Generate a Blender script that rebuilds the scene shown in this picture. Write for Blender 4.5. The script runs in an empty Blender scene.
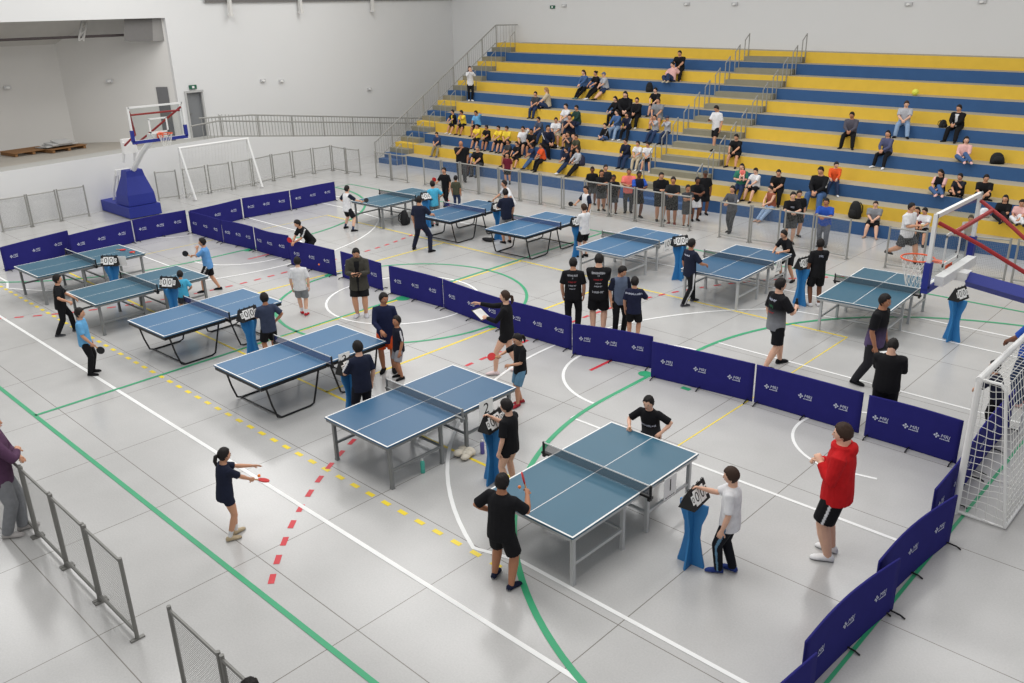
import bpy, math, random
import numpy as np
from mathutils import Vector, Matrix
random.seed(7)
_C = bpy.context.scene.collection
class _Late:            # objects are linked to the scene in one go at the end of the script
    pend = []
    def link(self, o): self.pend.append(o)
class _Coll: objects = _Late()
C = _Coll()
D = bpy.data
sc = bpy.context.scene
sc.view_settings.view_transform = 'Standard'
sc.view_settings.look = 'None'

# ------------------------------------------------------------------ camera
CAM = Vector((1.52405, 0.33435, 6.61529)); YAW, PITCH, ROLL, FPX = -0.76864, 0.36982, -0.02549, 861.494
_f = Vector((math.sin(YAW)*math.cos(PITCH), math.cos(YAW)*math.cos(PITCH), -math.sin(PITCH)))
_r = Vector((math.cos(YAW), -math.sin(YAW), 0)); _u = _r.cross(_f)
R2 = math.cos(ROLL)*_r + math.sin(ROLL)*_u; U2 = -math.sin(ROLL)*_r + math.cos(ROLL)*_u
cd = D.cameras.new('camera'); cam = D.objects.new('camera', cd); _C.objects.link(cam)
M = Matrix((R2, U2, -_f)).transposed().to_4x4(); M.translation = CAM
cam.matrix_world = M; cd.sensor_width = 36; cd.lens = FPX*36/1024; cd.clip_end = 300
sc.camera = cam

def ray(px, py): return (_f + R2*((px-512)/FPX) - U2*((py-341.5)/FPX))
def at(px, py, z=0.0):
    d = ray(px, py); return CAM + d*((z-CAM.z)/d.z)
def onp(px, py, ax, v):
    d = ray(px, py); return CAM + d*((v-CAM[ax])/d[ax])
def proj(p):
    q = Vector(p)-CAM; z = q.dot(_f); return 512+FPX*q.dot(R2)/z, 341.5-FPX*q.dot(U2)/z
def camdist(p): return (Vector(p)-CAM).length
def height_at(p, py):
    lo, hi = 0.0, 3.5
    for _ in range(40):
        m = (lo+hi)/2
        if proj((p[0], p[1], p[2]+m))[1] > py: lo = m
        else: hi = m
    return lo

# ------------------------------------------------------------------ materials
def lin(c):
    return tuple(((x/255)/12.92 if x/255 <= .04045 else (((x/255)+.055)/1.055)**2.4) for x in c)
MATS = {}
def mat(name, col, rough=.6, metal=0, var=.08, scale=8, alpha=1.0, spec=.5, bump=0):
    if name in MATS: return MATS[name]
    m = D.materials.new(name); m.use_nodes = True; nt = m.node_tree; N = nt.nodes; L = nt.links
    b = N['Principled BSDF']; b.inputs['Roughness'].default_value = rough; b.inputs['Metallic'].default_value = metal
    b.inputs['Specular IOR Level'].default_value = spec
    tc = N.new('ShaderNodeTexCoord'); nz = N.new('ShaderNodeTexNoise'); nz.inputs['Scale'].default_value = scale; nz.inputs['Detail'].default_value = 4
    L.new(tc.outputs['Object'], nz.inputs['Vector'])
    mx = N.new('ShaderNodeMix'); mx.data_type = 'RGBA'
    c = lin(col)
    mx.inputs[6].default_value = (*[x*(1-var) for x in c], 1); mx.inputs[7].default_value = (*[min(1, x*(1+var)) for x in c], 1)
    L.new(nz.outputs['Fac'], mx.inputs[0]); L.new(mx.outputs[2], b.inputs['Base Color'])
    b.inputs['Alpha'].default_value = alpha
    if bump:
        bp = N.new('ShaderNodeBump'); bp.inputs['Strength'].default_value = bump; L.new(nz.outputs['Fac'], bp.inputs['Height']); L.new(bp.outputs[0], b.inputs['Normal'])
    MATS[name] = m; return m
def attr_mat(name, rough, scale, var, spec=.3):
    m = D.materials.new(name); m.use_nodes = True; nt = m.node_tree; N = nt.nodes; L = nt.links
    b = N['Principled BSDF']; b.inputs['Roughness'].default_value = rough; b.inputs['Specular IOR Level'].default_value = spec
    at_ = N.new('ShaderNodeAttribute'); at_.attribute_name = 'Col'
    tc = N.new('ShaderNodeTexCoord'); nz = N.new('ShaderNodeTexNoise'); nz.inputs['Scale'].default_value = scale
    L.new(tc.outputs['Object'], nz.inputs['Vector'])
    mr = N.new('ShaderNodeMapRange'); mr.inputs[3].default_value = 1-var; mr.inputs[4].default_value = 1+var
    L.new(nz.outputs['Fac'], mr.inputs[0])
    mx = N.new('ShaderNodeMix'); mx.data_type = 'RGBA'; mx.blend_type = 'MULTIPLY'; mx.inputs[0].default_value = 1
    L.new(at_.outputs['Color'], mx.inputs[6]); L.new(mr.outputs[0], mx.inputs[7]); L.new(mx.outputs[2], b.inputs['Base Color'])
    MATS[name] = m; return m
M_SKIN = attr_mat('skin', .55, 20, .06); M_CLOTH = attr_mat('cloth', .85, 14, .2, .2); M_HAIR = attr_mat('hair', .6, 60, .25, .3)

def mat_floor():
    m = D.materials.new('polished_concrete'); m.use_nodes = True; nt = m.node_tree; N = nt.nodes; L = nt.links
    b = N['Principled BSDF']
    tc = N.new('ShaderNodeTexCoord'); sep = N.new('ShaderNodeSeparateXYZ'); L.new(tc.outputs['Object'], sep.inputs[0])
    def noise(s, d=5):
        n = N.new('ShaderNodeTexNoise'); n.inputs['Scale'].default_value = s; n.inputs['Detail'].default_value = d; L.new(tc.outputs['Object'], n.inputs['Vector']); return n
    def math_(op, a, bb, c=None):
        n = N.new('ShaderNodeMath'); n.operation = op
        for i, v in enumerate((a, bb, c)):
            if v is None: continue
            if isinstance(v, (int, float)): n.inputs[i].default_value = v
            else: L.new(v, n.inputs[i])
        return n.outputs[0]
    def joint(o, x0, p):
        t = math_('DIVIDE', math_('SUBTRACT', o, x0), p); fr = math_('FRACT', math_('ADD', t, 100.5), 0)
        dd = math_('ABSOLUTE', math_('SUBTRACT', fr, .5), 0); return math_('LESS_THAN', dd, .0065/p)
    j = math_('MAXIMUM', joint(sep.outputs[0], -3.23, 2.16), joint(sep.outputs[1], 2.76, 2.06))
    n1 = noise(.35, 6); n2 = noise(1.6, 8); n3 = noise(45, 4)
    cr = N.new('ShaderNodeValToRGB'); cr.color_ramp.elements[0].position = .3; cr.color_ramp.elements[1].position = .72
    cr.color_ramp.elements[0].color = (*lin((173, 172, 170)), 1); cr.color_ramp.elements[1].color = (*lin((198, 197, 195)), 1)
    s = math_('ADD', math_('MULTIPLY', n1.outputs['Fac'], .45), math_('ADD', math_('MULTIPLY', n2.outputs['Fac'], .2), math_('MULTIPLY', n3.outputs['Fac'], .35)))
    L.new(s, cr.inputs[0])
    mx = N.new('ShaderNodeMix'); mx.data_type = 'RGBA'; L.new(j, mx.inputs[0]); L.new(cr.outputs[0], mx.inputs[6]); mx.inputs[7].default_value = (*lin((128, 124, 118)), 1)
    L.new(mx.outputs[2], b.inputs['Base Color'])
    mr = N.new('ShaderNodeMapRange'); mr.inputs[3].default_value = .15; mr.inputs[4].default_value = .24; L.new(n2.outputs['Fac'], mr.inputs[0]); L.new(mr.outputs[0], b.inputs['Roughness'])
    b.inputs['Specular IOR Level'].default_value = .45
    return m
M_FLOOR = mat_floor()

def mat_net(name, col, dens, scale):
    m = D.materials.new(name); m.use_nodes = True; nt = m.node_tree; N = nt.nodes; L = nt.links
    out = N['Material Output']; b = N['Principled BSDF']; b.inputs['Base Color'].default_value = (*lin(col), 1); b.inputs['Roughness'].default_value = .8
    tr = N.new('ShaderNodeBsdfTransparent'); mx = N.new('ShaderNodeMixShader')
    tc = N.new('ShaderNodeTexCoord'); ck = N.new('ShaderNodeTexNoise'); ck.inputs['Scale'].default_value = scale
    L.new(tc.outputs['Object'], ck.inputs['Vector'])
    mr = N.new('ShaderNodeMapRange'); mr.inputs[3].default_value = dens-.1; mr.inputs[4].default_value = dens+.1; L.new(ck.outputs['Fac'], mr.inputs[0])
    L.new(mr.outputs[0], mx.inputs[0]); L.new(tr.outputs[0], mx.inputs[1]); L.new(b.outputs[0], mx.inputs[2]); L.new(mx.outputs[0], out.inputs['Surface'])
    MATS[name] = m; return m
def mat_glass(name):
    m = D.materials.new(name); m.use_nodes = True; nt = m.node_tree; N = nt.nodes; L = nt.links
    out = N['Material Output']; tr = N.new('ShaderNodeBsdfTransparent'); gl = N.new('ShaderNodeBsdfGlossy'); gl.inputs['Roughness'].default_value = .05
    tr.inputs['Color'].default_value = (.86, .89, .89, 1)
    fr = N.new('ShaderNodeFresnel'); fr.inputs['IOR'].default_value = 1.45; mx = N.new('ShaderNodeMixShader')
    L.new(fr.outputs[0], mx.inputs[0]); L.new(tr.outputs[0], mx.inputs[1]); L.new(gl.outputs[0], mx.inputs[2]); L.new(mx.outputs[0], out.inputs['Surface'])
    return m
M_GLASS = mat_glass('backboard_glass')
M_WALL = mat('wall_paint', (221, 221, 220), .9, var=.02, scale=.5)
M_STAGEWALL = mat('stage_wall_paint', (214, 212, 208), .9, var=.03, scale=.6)
M_STEEL = mat('galvanised_steel', (158, 157, 152), .5, .3, .1)
M_RAIL = mat('railing_paint', (158, 157, 152), .5, .1, .06)
M_STEELD = mat('grey_steel', (128, 127, 123), .5, .3, .1)
M_WHITE = mat('white_paint', (232, 232, 230), .5, 0, .03)
M_BLACK = mat('black_metal', (22, 22, 24), .45, .2, .1)
M_GREYFR = mat('grey_frame', (128, 130, 130), .45, .1, .08)
M_BARRIER = mat('navy_fabric', (42, 41, 114), .9, 0, .12, 5, spec=.15, bump=.1)
M_LOGO = mat('white_print', (205, 210, 228), .9, 0, .02)
M_SCBLUE = mat('sky_blue_board', (46, 124, 184), .6, 0, .08, 5)
M_PADBLUE = mat('royal_blue_pad', (30, 44, 138), .55, 0, .08)
M_RED = mat('red_strut_paint', (158, 30, 32), .5, 0, .06)
M_ORANGE = mat('orange_rim', (226, 84, 28), .5, 0, .05)
M_YEL = mat('yellow_bleacher_paint', (226, 188, 66), .8, 0, .08, 3)
M_BLU = mat('blue_bleacher_paint', (48, 88, 136), .8, 0, .1, 3)
M_TREAD = mat('bleacher_tread_concrete', (170, 160, 138), .9, 0, .1, 3)
M_STEP = mat('grey_step_concrete', (140, 136, 118), .9, 0, .12, 3)
M_CORD = mat('white_cord', (226, 226, 222), .8, 0, .03)
M_WIRE = mat('fence_wire', (150, 150, 146), .5, .3, .05)
M_NET = mat_net('table_net_dark', (26, 32, 44), .66, 300)
M_NETB = mat_net('table_net_blue', (28, 44, 104), .72, 300)
M_PAPER = mat('white_card', (236, 236, 234), .8, 0, .02)
M_INK = mat('black_ink', (14, 14, 16), .8, 0, .02)
M_BOARDK = mat('black_board', (20, 20, 22), .6, 0, .08)
M_PBLK = mat('black_rubber', (24, 24, 26), .7, 0, .08)
M_PRED = mat('red_rubber', (196, 34, 34), .6, 0, .06)
M_WOOD = mat('pale_wood', (190, 142, 92), .6, 0, .15, 12)
M_PALLET = mat('pallet_wood', (134, 96, 58), .85, 0, .2, 9)
M_DOOR = mat('grey_door_paint', (126, 128, 130), .6, 0, .03)

# ------------------------------------------------------------------ mesh builder
class MB:
    def __init__(s): s.v = []; s.f = []; s.m = []
    def face(s, idx, mi=0): s.f.append(tuple(idx)); s.m.append(mi)
    def quad(s, a, b, c, d, mi=0):
        n = len(s.v); s.v += [tuple(a), tuple(b), tuple(c), tuple(d)]; s.face((n, n+1, n+2, n+3), mi)
    def box(s, c, d, mi=0, R=None):
        c = Vector(c); h = [x/2 for x in d]; n = len(s.v)
        for z in (-1, 1):
            for x, y in ((-1, -1), (1, -1), (1, 1), (-1, 1)):
                o = Vector((x*h[0], y*h[1], z*h[2])); o = R @ o if R else o; s.v.append(tuple(c+o))
        for q in ((0, 3, 2, 1), (4, 5, 6, 7), (0, 1, 5, 4), (1, 2, 6, 5), (2, 3, 7, 6), (3, 0, 4, 7)): s.face([n+i for i in q], mi)
    def loft(s, rings, n=12, mi=0, cap=True):
        """rings: (centre, xaxis, yaxis, rx, ry)"""
        b = len(s.v); k = len(rings)
        cs = [(math.cos(2*math.pi*i/n), math.sin(2*math.pi*i/n)) for i in range(n)]
        for c, xa, ya, rx, ry in rings:
            for co, si in cs: s.v.append((c[0]+xa[0]*rx*co+ya[0]*ry*si, c[1]+xa[1]*rx*co+ya[1]*ry*si, c[2]+xa[2]*rx*co+ya[2]*ry*si))
        for r in range(k-1):
            for i in range(n):
                j = (i+1) % n; s.face((b+r*n+i, b+r*n+j, b+(r+1)*n+j, b+(r+1)*n+i), mi)
        if cap:
            s.face([b+i for i in range(n)][::-1], mi); s.face([b+(k-1)*n+i for i in range(n)], mi)
    def tube(s, pts, rad, n=8, mi=0, ref=None):
        pts = [Vector(p) for p in pts]; k = len(pts); rings = []
        if isinstance(rad, (int, float)): rad = [rad]*k
        ref = Vector(ref) if ref else None
        for i, p in enumerate(pts):
            d = (pts[min(i+1, k-1)]-pts[max(i-1, 0)]).normalized()
            if ref is None: ref = Vector((0, 0, 1)) if abs(d.z) < .9 else Vector((0, 1, 0))
            xa = d.cross(ref)
            if xa.length < 1e-3: xa = d.cross(Vector((1, 0.1, 0)))
            xa.normalize(); ya = d.cross(xa); ref = xa.cross(d)
            rings.append((p, xa, ya, rad[i], rad[i]))
        s.loft(rings, n, mi)
    def ellipsoid(s, c, ax, r, nu=12, nv=8, mi=0):
        b = len(s.v); c = Vector(c)
        for j in range(1, nv):
            t = math.pi*j/nv
            for i in range(nu):
                p = 2*math.pi*i/nu
                o = ax[0]*(r[0]*math.sin(t)*math.cos(p))+ax[1]*(r[1]*math.sin(t)*math.sin(p))+ax[2]*(r[2]*math.cos(t))
                s.v.append(tuple(c+o))
        for j in range(nv-2):
            for i in range(nu):
                k = (i+1) % nu; s.face((b+j*nu+i, b+(j+1)*nu+i, b+(j+1)*nu+k, b+j*nu+k), mi)
        t = len(s.v); s.v.append(tuple(c+ax[2]*r[2])); s.v.append(tuple(c-ax[2]*r[2])); e = b+(nv-2)*nu
        for i in range(nu):
            k = (i+1) % nu; s.face((t, b+i, b+k), mi); s.face((t+1, e+k, e+i), mi)
    def mesh(s, name, mats, smooth=False):
        me = D.meshes.new(name); me.from_pydata(s.v, [], s.f)
        for m in (mats if isinstance(mats, (list, tuple)) else [mats]): me.materials.append(m)
        if any(s.m): me.polygons.foreach_set('material_index', s.m)
        if smooth: me.polygons.foreach_set('use_smooth', [True]*len(s.f))
        me.update(); return me
    def build(s, name, mats, parent=None, smooth=False): return link(name, s.mesh(name, mats, smooth), parent)
AX = (Vector((1, 0, 0)), Vector((0, 1, 0)), Vector((0, 0, 1)))
def link(name, me, parent=None):
    o = D.objects.new(name, me); C.objects.link(o); o.parent = parent; return o
def tag(o, label, cat, group=None):
    o['label'] = label; o['category'] = cat
    if group: o['group'] = group
    return o
def thing(name, label, cat, loc=(0, 0, 0), rz=0, group=None):
    o = D.objects.new(name, None); C.objects.link(o); o.location = loc; o.rotation_euler = (0, 0, rz); o.empty_display_size = .1
    return tag(o, label, cat, group)
def struct(name, mb, mats, parent=None):
    o = mb.build(name, mats, parent)
    if parent is None: o['kind'] = 'structure'
    return o
def dup(root, loc, rz, label, group=None, rx=0):
    r = root.copy(); C.objects.link(r); r.location = loc; r.rotation_euler = (rx, 0, rz); r['label'] = label
    if group: r['group'] = group
    for ch in list(root.children):
        c = ch.copy(); C.objects.link(c); c.parent = r
        for g in ch.children:
            e = g.copy(); C.objects.link(e); e.parent = c
    return r
_txt = {}
def text_mesh(t, size, m, align='CENTER'):
    k = (t, size, m.name, align)
    if k not in _txt:
        cu = D.curves.new('txt', 'FONT'); cu.body = t; cu.size = size; cu.align_x = align; cu.align_y = 'CENTER'; cu.resolution_u = 3
        o = D.objects.new('txt', cu); _C.objects.link(o); bpy.context.view_layer.update()
        me = D.meshes.new_from_object(o.evaluated_get(bpy.context.evaluated_depsgraph_get()))
        D.objects.remove(o); D.curves.remove(cu); me.materials.clear(); me.materials.append(m); _txt[k] = me
    return _txt[k]
ORD = ['first', 'second', 'third', 'fourth', 'fifth', 'sixth', 'seventh', 'eighth', 'ninth', 'tenth', 'eleventh', 'twelfth', 'thirteenth', 'fourteenth', 'fifteenth', 'sixteenth', 'seventeenth', 'eighteenth', 'nineteenth', 'twentieth']
# ------------------------------------------------------------------ floor and court markings
mb = MB(); mb.box((-14, 15, -.1), (52, 44, .2)); floor = struct('floor', mb, M_FLOOR)
LM = {k: mat('court_paint_'+k, c, .45, 0, .1, 3) for k, c in dict(white=(238, 238, 236), green=(52, 160, 112), yellow=(238, 212, 60), red=(206, 52, 62)).items()}
LB = {k: MB() for k in LM}; LZ = dict(white=.004, green=.0055, yellow=.0025, red=.0035)
def pline(k, pts, w, closed=False):
    b = LB[k]; z = LZ[k]; P = [Vector((p[0], p[1])) for p in pts]; n = len(P); base = len(b.v)
    for i, p in enumerate(P):
        a = P[i-1] if (i or closed) else p; c = P[(i+1) % n] if (i < n-1 or closed) else p
        t = (c-a).normalized(); q = Vector((-t.y, t.x))*w/2
        b.v += [(p.x+q.x, p.y+q.y, z), (p.x-q.x, p.y-q.y, z)]
    for i in range(n if closed else n-1):
        j = (i+1) % n; b.face((base+2*i+1, base+2*j+1, base+2*j, base+2*i))
def arc(cx, cy, r, a0, a1, n=40): return [(cx+r*math.cos(math.radians(a0+(a1-a0)*i/n)), cy+r*math.sin(math.radians(a0+(a1-a0)*i/n))) for i in range(n+1)]
def dash(k, pts, w, on, off):
    P = [Vector(p) for p in pts]; acc = 0; seg = []; state = True; left = on
    cur = [P[0]]
    for i in range(1, len(P)):
        a = P[i-1]; rem = (P[i]-a).length; dr = (P[i]-a).normalized() if rem else Vector((1, 0))
        while rem > 1e-9:
            s = min(rem, left); a = a+dr*s; rem -= s; left -= s
            if state: cur.append(a.copy())
            if left <= 1e-9:
                if state and len(cur) > 1: pline(k, cur, w)
                state = not state; left = on if state else off; cur = [a.copy()]
XR, XL, XC, YC = -1.08, -27.75, -14.42, 13.0
def mir(pts): return [(2*XC-p[0], p[1]) for p in pts]
pline('green', [(XR+.0, 4.43), (XL, 4.43), (XL, 21.28), (XR, 21.28)], .085, True)
pline('green', [(XC+.05, 4.43), (XC-.2, 21.28)], .075)
pline('green', arc(XC, YC, 3.05, 0, 360, 64), .075, True)
g = arc(XR, 11.6, 6.0, 270, 180)+arc(XR, 14.5, 6.0, 180, 90); pline('green', g, .085); pline('green', mir(g), .085)
dash('red', arc(XR, 11.55, 9.05, 230, 180)+arc(XR, 14.5, 9.05, 180, 118), .08, .2, .21); dash('red', mir(arc(XR, 11.55, 9.05, 230, 180)+arc(XR, 14.5, 9.05, 180, 118)), .08, .2, .21)
for f in (lambda p: p, mir):
    pline('red', f([(-8.1, 12.45), (-8.1, 13.5)]), .07)
    pline('white', f([(XR, 10.63), (-7.05, 10.63), (-7.05, 15.32), (XR, 15.32)]), .06)
    pline('white', f(arc(-7.05, 13, 1.68, 90, 270)), .06)
    pline('white', f([(XR, 7.03), (-4.9, 7.03)]+arc(-2.85, 12.9, 6.65, 246, 128)+[(-4.7, 18.4), (XR, 18.35)]), .06)
    pline('white', f([(-2.34, 12.0)]+arc(-2.85, 13, 1.18, 260, 100)+[(-2.34, 14.0)]), .05)
    pline('yellow', f([(-11.2, 8.47), (-11.2, 17.3)]), .06)
    for x, r in ((-7.2, .13), (-11.3, .11)): LB['green'].loft([((f([(x, 0)])[0][0], YC, .003), AX[0], AX[1], r, r), ((f([(x, 0)])[0][0], YC, .0062), AX[0], AX[1], r, r)], 16)
pline('white', [(XR, 5.9), (XL, 5.9), (XL, 19.45), (XR, 19.45)], .075, True)
pline('white', arc(XC, YC, 1.86, 0, 360, 48), .06, True)
pline('yellow', [(-5.11, 8.48), (-23.7, 8.48), (-23.7, 17.3), (-5.11, 17.3)], .06, True)
pline('yellow', [(XC, 8.48), (XC, 17.3)], .06)
dash('yellow', [(-24.4, 6.76), (-4.9, 6.76)], .075, .17, .2)
LB['green'].box((-6.23, 12.92, .004), (.18, .1, .004))
LB['green'].loft([((XC, YC, .003), AX[0], AX[1], .18, .18), ((XC, YC, .0062), AX[0], AX[1], .18, .18)], 16)
for i, k in enumerate(LB): struct('floor_markings_'+k, LB[k], LM[k])

# ------------------------------------------------------------------ tall wall, ramp front wall, stage
W0 = Vector((-30.52, 8.9, 0)); W1 = Vector((-33.3, 28.13, 0)); wd = (W1-W0).normalized(); wn = Vector((-wd.y, wd.x, 0))
def W(s, off, z): return W0+wd*s+wn*off+Vector((0, 0, z))
def onw(px, py, off):
    d = ray(px, py); t = ((W0+wn*off-CAM).dot(wn))/d.dot(wn); q = CAM+d*t; return (q-W0).dot(wd), q.z
OFF = .95; ZS = 1.9
sO, zO = onw(167, 18, OFF); sOb = onw(179, 120, OFF)[0]; sOr = (sO+sOb)/2; zO = 6.56
sD0 = onw(192, 139, OFF)[0]; sD1 = onw(208, 138, OFF)[0]; zD = onw(195, 92, OFF)[1]
SEND = 25.3
def zr(s): return ZS if s < 9.3 else max(0, ZS+.06-(s-9.3)*(ZS/15.6))
mb = MB()
ss = [-12, 9.3]+[9.3+1.5*i for i in range(1, 11)]
for a, b in zip(ss, ss[1:]):
    mb.quad(W(a, 0, 0), W(b, 0, 0), W(b, 0, zr(b)), W(a, 0, zr(a)))
    mb.quad(W(a, 0, zr(a)), W(b, 0, zr(b)), W(b, OFF, zr(b)), W(a, OFF, zr(a)), 1)
struct('wall_ramp', mb, [M_WALL, mat('ramp_floor_concrete', (176, 175, 170), .8, 0, .05)])
mb = MB(); ZT = 9.6
def wq(s0, s1, z0, z1): mb.quad(W(s0, OFF, z0), W(s1, OFF, z0), W(s1, OFF, z1), W(s0, OFF, z1))
wq(-12, sOr, zO, ZT); wq(sOr, 30, zD+.02, ZT); wq(sOr, sD0, 0, zD+.02); wq(sD1, 30, 0, zD+.02)
# thickness of the opening
mb.quad(W(sOr, OFF, ZS), W(sOr, OFF, zO), W(sOr, OFF+.14, zO), W(sOr, OFF+.14, ZS)); mb.quad(W(-12, OFF, zO), W(sOr, OFF, zO), W(sOr, OFF+.14, zO), W(-12, OFF+.14, zO))
struct('wall_left', mb, M_WALL)
d = thing('door_1', '', 'door', (0, 0, 0)); del d['label']; del d['category']; d['kind'] = 'structure'
mb = MB(); mb.quad(W(sD0, OFF+.08, ZS-.05), W(sD1, OFF+.08, ZS-.05), W(sD1, OFF+.08, zD), W(sD0, OFF+.08, zD)); mb.build('door_leaf', M_DOOR, d)
mb = MB()
for s in (sD0, sD1): mb.quad(W(s, OFF-.03, ZS-.05), W(s, OFF+.1, ZS-.05), W(s, OFF+.1, zD+.05), W(s, OFF-.03, zD+.05)); mb.box(W(s, OFF-.02, (ZS+zD)/2), (.09, .07, zD-ZS+.1))
mb.box(W((sD0+sD1)/2, OFF-.02, zD+.03), (.1, sD1-sD0+.07, .08)); mb.build('door_frame', mat('pale_door_frame', (178, 178, 176), .6), d)
mb = MB(); mb.box(W(sD0+.12, OFF+.03, ZS+1.0), (.06, .14, .03)); mb.build('door_handle', M_STEELD, d)
mb = MB(); p = W((sD0+sD1)/2, OFF-.04, zD+.2); rot = math.atan2(wd.y, wd.x)
mb.box((0, 0, 0), (.34, .04, .16)); o = mb.build('exit_sign', mat('exit_green', (34, 96, 74), .5)); o.location = p; o.rotation_euler = (0, 0, rot)
tag(o, 'small green exit sign above the grey door on the ramp', 'sign')
mb = MB(); mb.box((0, .024, 0), (.1, .012, .08)); mb.build('sign_pictogram', M_PAPER, o); mb = MB(); mb.box((0, -.024, 0), (.1, .012, .08)); mb.build('sign_pictogram', M_PAPER, o)
# stage interior
A_ = at(-60, 160, ZS); B_ = at(75, 143, ZS); C_ = at(152.5, 141, ZS); D_ = W(sOr, OFF+.14, ZS); E_ = W(-12, OFF, ZS)
mb = MB(); n = len(mb.v); mb.v += [tuple(v) for v in (E_, W(sOr, OFF-.01, ZS), D_, C_, B_, A_)]; mb.face(range(6)); struct('floor_stage', mb, mat('stage_floor_concrete', (166, 160, 150), .6, 0, .08, 2))
def up(p, z): return Vector((p.x, p.y, z))
ZB = 5.9
mb = MB(); mb.quad(A_, B_, up(B_, ZB), up(A_, ZB)); struct('wall_stage_left', mb, M_STAGEWALL)
mb = MB(); mb.quad(B_, C_, up(C_, ZB), up(B_, ZB)); struct('wall_stage_back', mb, M_STAGEWALL)
mb = MB(); mb.quad(C_, D_, up(D_, 7.5), up(C_, 7.5)); struct('wall_stage_right', mb, M_STAGEWALL)
t0, t1 = .32, .68
mb = MB(); dn = (D_-C_).normalized(); nn = Vector((dn.y, -dn.x, 0))
nn = nn if nn.dot(CAM-C_) > 0 else -nn
L_ = (D_-C_).length
q = [C_+dn*L_*.42+nn*.03, C_+dn*L_*.80+nn*.03]; mb.quad(q[0], q[1], up(q[1], ZS+2.1), up(q[0], ZS+2.1)); struct('door_2', mb, mat('dark_grey_door', (108, 108, 110), .6))
BK = up(B_, 0)
mb = MB(); up3 = W(-12, OFF+.3, 7.6); mb.quad(up(A_, ZB-.2), up(B_, ZB-.2), W(sOr*.55, OFF+.3, 8.0), W(-12, OFF+.3, 8.0)); mb.quad(up(B_, ZB-.2), up(C_, ZB-.2), W(sOr, OFF+.3, 8.0), W(sOr*.55, OFF+.3, 8.0))
struct('ceiling_stage', mb, mat('corrugated_roof', (196, 194, 190), .6, .0, .08, 3))
# dark bulkhead at the right of the stage opening and roof beam
mb = MB(); oo = OFF+.2
def qw(x, y, off): k = onw(x, y, off); return W(k[0], off, k[1])
mb.quad(qw(124, 41.5, oo), qw(153, 41, oo), qw(152, 15, oo), qw(124, 15, oo)); mb.quad(qw(153, 41, oo), qw(170, 40.5, oo), qw(170, 15, oo), qw(152, 15, oo), 1)
struct('wall_bulkhead', mb, [mat('dark_bulkhead', (112, 110, 108), .9), mat('grey_bulkhead', (142, 140, 137), .9)])
o = MB(); o.tube([qw(-10, 40.5, OFF+.7), qw(124, 35, OFF+.7)], .045, 8); struct('trim_1', o, mat('dark_roof_purlin', (74, 66, 66), .7))
o = MB(); P_ = [qw(84+(80-84)*k/6+(2.5 if k % 2 else -1), 21+20*k/6, OFF+.55) for k in range(7)]; o.tube(P_, .035, 6); o.tube([qw(82, 21, OFF+.55), qw(78.5, 41, OFF+.55)], .04, 6); o.tube([qw(87, 21, OFF+.55), qw(83, 41, OFF+.55)], .04, 6)
struct('trim_2', o, mat('roof_truss_paint', (168, 166, 162), .7))
# dark strip and brackets along the top of the tall wall
mb = MB()
for k, (x, y) in enumerate([(205, 0), (232, 3), (300, 2), (373, 1), (456, -1)]):
    pass
tp = [onw(205, 2.5, OFF-.1), onw(460, -.5, OFF-.1)]
mb.quad(W(tp[0][0], OFF-.1, tp[0][1]), W(tp[1][0], OFF-.1, tp[1][1]), W(tp[1][0], OFF-.1, tp[1][1]+1), W(tp[0][0], OFF-.1, tp[0][1]+1)); mb.quad(W(tp[0][0], OFF-.1, tp[0][1]), W(tp[1][0], OFF-.1, tp[1][1]), W(tp[1][0], OFF, tp[1][1]), W(tp[0][0], OFF, tp[0][1]))
struct('trim_3', mb, mat('grey_eaves_strip', (112, 108, 106), .8))
for k, (x, y) in enumerate([(231, 15), (301, 12), (373, 11)]):
    s, z = onw(x, y, OFF-.2); mb = MB(); mb.box((0, 0, .55), (.12, .14, 1.1)); mb.box((0, 0, 0), (.16, .2, .08)); o = mb.build('roof_bracket', M_STAGEWALL); o.location = W(s, OFF-.2, z); o.rotation_euler = (0, 0, rot)
    tag(o, ['pale roof bracket above the grey door wall, nearest the stage', 'pale roof bracket in the middle of the tall white wall', 'pale roof bracket nearest the corner of the tall white wall'][k], 'bracket', 'roof brackets')
# back wall behind the bleachers
Y0, DD, HH = 25.73, .70, .39
def RH(x): return .39+.0011*(-9-x)   # the rows rise a little more at the left end
YB = Y0+12*DD+.1
mb = MB(); mb.quad((-36.5, YB, 0), (16, YB, 0), (16, YB, ZT), (-36.5, YB, ZT)); struct('wall_back', mb, M_WALL)
# small round wall lights
def wall_lamp(px, py, where, label):
    if where == 'back': p = onp(px, py, 1, YB-.04); rz = 0
    elif where == 'left': s, z = onw(px, py, OFF-.04); p = W(s, OFF-.04, z); rz = rot-math.pi/2*0+math.pi
    else:
        d = ray(px, py); P0, P1 = (A_, B_) if px < 75 else (B_, C_); e = (P1-P0).normalized(); nrm = Vector((-e.y, e.x, 0)); t = (P0-CAM).dot(nrm)/d.dot(nrm); p = CAM+d*(t*.997); rz = math.atan2(e.y, e.x)
    mb = MB(); mb.box((0, 0, 0), (.26, .06, .12)); o = mb.build('wall_light', mat('lamp_housing', (196, 196, 196), .5)); o.location = p; o.rotation_euler = (0, 0, rz)
    mb = MB(); mb.loft([((.06*0, .0, 0.0), AX[0], AX[2], .075, .045), ((0, -.07, -.01), AX[0], AX[2], .065, .04)], 12); mb.build('lamp_lens', M_WHITE, o)
    mb = MB(); mb.loft([((0, .0, 0.0), AX[0], AX[2], .075, .045), ((0, .07, -.01), AX[0], AX[2], .065, .04)], 12); mb.build('lamp_lens', M_WHITE, o)
    tag(o, label, 'wall light', 'small wall lights')
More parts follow.
